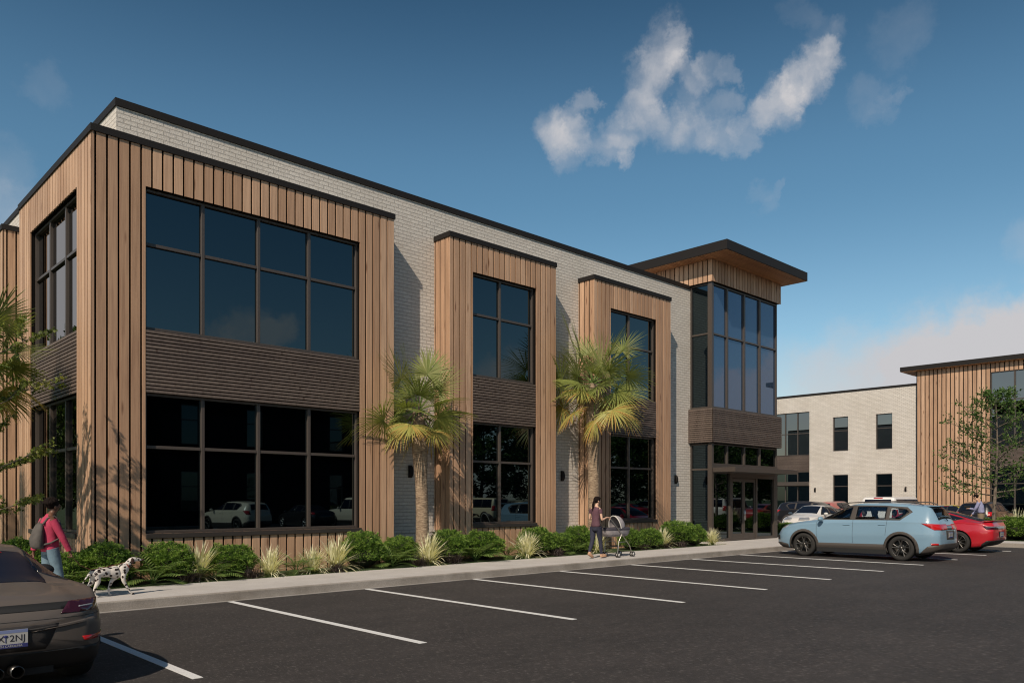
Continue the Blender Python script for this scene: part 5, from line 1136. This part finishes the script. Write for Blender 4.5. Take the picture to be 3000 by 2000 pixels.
dleg(-.055, [(3.99,.36,.064),(4.025,.27,.048),(3.975,.175,.026),(3.955,.12,.020),(3.975,.045,.016),(4.005,.018,.021),(4.03,.014,.017)], 'p', 'h0')
dleg(.055, [(3.975,.36,.062),(3.97,.26,.046),(3.90,.18,.026),(3.865,.135,.020),(3.88,.06,.016),(3.90,.02,.021),(3.925,.014,.017)], 'q', 'h0')
dleg(-.055, [(4.42,.33,.048),(4.42,.25,.034),(4.475,.155,.022),(4.505,.10,.019),(4.545,.04,.015),(4.575,.020,.020),(4.60,.016,.016)], 'f', 'b3')
dleg(.055, [(4.38,.33,.046),(4.28,.26,.034),(4.245,.165,.022),(4.23,.11,.019),(4.235,.045,.015),(4.255,.018,.020),(4.28,.014,.016)], 'g', 'b3')
db = skin_obj('body', V, E, M['coat'], DG)
BRN = mat('brown_fur', (.04,.018,.013), .8)
for sy in (-1,1):
    b = MB(); b.ell((4.578+dx_, sy*.055, .572), (.030,.011,.052), 10, 8, M=Matrix.Rotation(R(-12),3,'Y')); b.build('ear', BRN, DG)
    b = MB(); b.ell((4.652+dx_, sy*.030, .607), (.010,.008,.008), 8, 6); b.build('eye', M['dark'], DG)
b = MB(); b.ell((4.775+dx_,0,.580), (.020,.020,.018), 10, 8); b.build('nose', BRN, DG)
b = MB(); b.tube([(4.505+dx_+.052*math.cos(g)*.55, .060*math.sin(g), .487-.058*math.cos(g)*.75) for g in [2*math.pi*i/16 for i in range(17)]], .011, 6, caps=False); b.build('collar', mat('red_leather',(.18,.03,.02),.6), DG)
b = MB(); b.tube([(3.575,13.84,.87),(3.72,13.9,.70),(3.9,13.98,.615),(4.15,14.05,.64),(4.46,14.10,.70)], .0055, 6); o = b.build('leash', mat('brown_leash',(.16,.05,.03),.6)); tag(o, 'thin red brown leash from the hand to the dog collar', 'leash')
# man with a tablet
J = dict(pel=(0,0,.98),wst=(.0,0,1.15),chs=(.03,0,1.36),nkb=(.06,0,1.55),nek=(.11,0,1.60),head=(.19,0,1.70), lsh=(.05,.20,1.50),rsh=(.05,-.20,1.50),lel=(.17,.24,1.22),rel=(.12,-.25,1.22),lw=(.36,.12,1.26),rw=(.33,-.20,1.02),
  lhp=(0,.09,.94),rhp=(0,-.09,.94),lkn=(.05,.1,.52),rkn=(-.02,-.1,.52),lan=(.06,.1,.09),ran=(-.12,-.1,.10),lto=(.2,.1,.03),rto=(.02,-.1,.03))
SHI = cloth('pale_blue_shirt', (.26,.27,.42)); KHA = cloth('khaki_trousers', (.20,.155,.10))
def top_m(b):
    rings(b, [(0,0,1.08,.120,.165),(0,0,1.16,.122,.168),(.01,0,1.28,.122,.175),(.03,0,1.40,.12,.19),(.05,0,1.49,.10,.195),(.06,0,1.55,.07,.12),(.08,0,1.585,.058,.065)])
    for s in 'lr': sleeve(J, s, 1, .068, .04)(b)
def leg_m(b):
    rings(b, [(0,0,1.10,.118,.160),(0,0,1.02,.125,.168),(0,0,.92,.12,.16),(0,0,.84,.10,.14)])
    for s in 'lr': leg(J, s, [.105,.095,.075,.068,.058])(b)
def hair_m(b):
    h = Vector(J['head']); b.ell(h+Vector((-.022,0,.04)), (.095,.084,.088), 14, 10)
MANLOC = (34.3, 9.66, .144)
person(J, M['skinm'], [('shirt',SHI,top_m),('trousers',KHA,leg_m),('belt',mat('belt',(.05,.03,.02),.6),lambda b: rings(b, [(0,0,1.06,.124,.168),(0,0,1.095,.124,.168)])),('hair',M['hair'],hair_m),('shoe',BRN,shoe(J,'l')),('shoe',BRN,shoe(J,'r'))],
  'person in a pale blue shirt and khaki trousers looking down at a tablet', MANLOC, R(100), False, (.8,.0,-.62), {'l':((1,-.5,.1),(0,0,1),.3),'r':((.6,0,-1),(1,0,0),.3)})
b = MB(); b.box(-.12,.12,-.085,.085,-.005,.005); o = b.build('tablet', M['dark']); o.location = (34.22,10.10,1.47); o.rotation_euler = (R(25),0,R(100)); tag(o, 'thin grey tablet held by the person in the blue shirt', 'tablet'); o.modifiers.new('b','BEVEL').width=.003
# ---------------------------------------------------------------- trees
def tree(name, base, H_, crad, label, seed, m, nl, lsz, trunk=.07, z0=.28, group=None, shape='dome', tw=True, droop=.1, cat='tree', size=(1,1,1)):
    rn = random.Random(seed); root = empty(name, base, 0, label, cat, group); tb = MB(); fb = MB()
    n = 12; P = [Vector((.05*H_*math.sin(i*.5+seed)*.25, .05*H_*math.cos(i*.43+seed)*.25-.05*H_*math.cos(seed)*.25, H_*i/n)) for i in range(n+1)]
    tb.tube(P, [trunk*(1.25-1.1*i/n) if i else trunk*1.5 for i in range(n+1)], 9)
    tips = []
    nb = 34
    for i in range(nb):
        t = z0+(1-z0)*(i+.5)/nb; az = i*2.399+rn.uniform(-.3,.3); k = t*n; j = min(n-1,int(k)); o = P[j].lerp(P[j+1], k-j)
        u = (t-z0)/(1-z0); prof = {'dome': math.sin(math.pi*min(1,.22+.78*u))**.7 if u < .98 else .15, 'cone': (1-u)*.9+.12, 'col': 1 if u < .8 else .6}[shape]
        Lb = crad*prof*rn.uniform(.75,1.12); d = Vector((math.cos(az),math.sin(az),.35+.6*u-droop)).normalized(); B = [o]
        for s in range(5): B.append(B[-1]+d*Lb/5); d = (d+Vector((rn.gauss(0,.12),rn.gauss(0,.12),.02))).normalized()
        r0 = trunk*.42*(1.1-u*.7); tb.tube(B, [r0*(1-.17*s) for s in range(6)], 5, caps=False)
        for s in range(1,6):
            for e in range(3 if s > 1 else 1):
                a2 = rn.uniform(0,6.28); dd = (d+Vector((math.cos(a2),math.sin(a2),rn.uniform(-.2,.6)))*.9).normalized(); q0 = B[s]; q1 = q0+dd*Lb*rn.uniform(.16,.34)
                tb.tube([q0,q0.lerp(q1,.5)+Vector((0,0,.01)),q1], [r0*.35,r0*.25,r0*.12], 4, caps=False); tips += [(q0,q1)]
    per = max(1, nl//len(tips))
    for a, c in tips:
        light = rn.uniform(-.25,.25)
        for _ in range(per):
            t = rn.uniform(.25,1.15); p = a.lerp(c, t)+rv(rn)*lsz*1.3*rn.random(); d = ((c-a).normalized()+rv(rn)*.9+Vector((0,0,-.25))).normalized(); s = lsz*rn.uniform(.7,1.2)
            if tw == 'maple':      # five lobed leaf
                w = d.cross(rv(rn)).normalized(); tone = min(1,max(0,.45+light+rn.uniform(-.3,.35))); pts = [p]
                for k_, (g, l_) in enumerate(((-1.5,.6),(-1.15,.3),(-.75,.85),(-.4,.42),(0,1.05),(.4,.42),(.75,.85),(1.15,.3),(1.5,.6))): pts.append(p+(d*math.cos(g)+w*math.sin(g))*l_*s+Vector((0,0,-.15*l_*s)))
                fb.add(pts, [(0,i_,i_+1) for i_ in range(1,9)], tone)
            else: leaf(fb, p, d, rv(rn), s, s*.48, min(1,max(0,.45+light+rn.uniform(-.3,.3))), .15)
    tb.build('trunk', M['bark'], root); fb.build('crown', m, root, fix=False); root.scale = size; return root
tree('maple_tree', (1.7,16.1,.13), 4.9, 2.05, 'young maple with broad lobed leaves reaching in at the left edge', 21, M['maple'], 24000, .062, .06, .2, tw='maple')
fan_palm(Vector((2.9,18.4,.13)), 4.3, 'fan palm behind the maple at the far left edge', 31, nf=34, L0=.8, tr=.17, petl=(.7,1.1), group='fan palms left of the building')
fan_palm(Vector((-1.2,20.4,.13)), 6.4, 'tall fan palm left of the building, mirrored in its side window', 33, nf=30, L0=.9, tr=.18, petl=(.8,1.2), group='fan palms left of the building')
tree('slim_tree', (36.9,9.92,.13), 5.9, 2.25, 'slim leafy street tree in front of the wooden wing at right', 12, M['treeleaf'], 5200, .13, .07, .27, droop=.25)
g1 = 'trees along the far side of the car park'
T0 = tree('broadleaf_tree', (0,0,0), 9.5, 3.6, 'dense tree at the left end of the row beyond the mirrored cars', 41, M['treeleaf'], 9000, .42, .16, .16, group=g1)
T1 = tree('broadleaf_tree', (0,0,0), 8.5, 3.9, 'wide tree in the row beyond the mirrored cars', 47, M['treeleaf'], 9000, .42, .16, .14, group=g1)
SP = [(46,-18.5,'dense dark tree just past the end of the mirrored building'),(52,-17.5,'second dark tree past the mirrored building'),(58.5,-18.5,'dark tree opposite the narrow third window'),(65,-17.5,'dark tree opposite the glass entrance'),
      (71,-18.5,'far dark tree opposite the entrance doors'),(78,-18,'tree beyond the one opposite the entrance doors'),(85,-19,'tree mirrored in the left entrance side light'),(92,-18,'tree mirrored in the left entrance door'),(99,-19,'tree mirrored in the right entrance door'),(106,-18,'tree mirrored in the right entrance side light'),(113,-20,'last tree of the mirrored row'),
      (1.6,28,'nearest lawn tree, mirrored in the side window'),(-.3,36,'second lawn tree mirrored in the side window'),(-2.6,45,'third lawn tree mirrored in the side window'),(-6.5,58,'farthest lawn tree mirrored in the side window')]
for i, (x, y, la) in enumerate(SP):
    o = (T0, T1)[i] if i < 2 else copy_tree((T0, T1)[i % 2])
    o.location = (x, y, 0); o.rotation_euler.z = i*1.3; o.scale = (1.05,1.05,.95+.08*math.sin(i*2)) if y < 0 else (.56+.006*(y-28),)*2+(.78+.01*(y-28),); tag(o, la, 'tree', g1 if y < 0 else 'trees on the lawn left of the building')
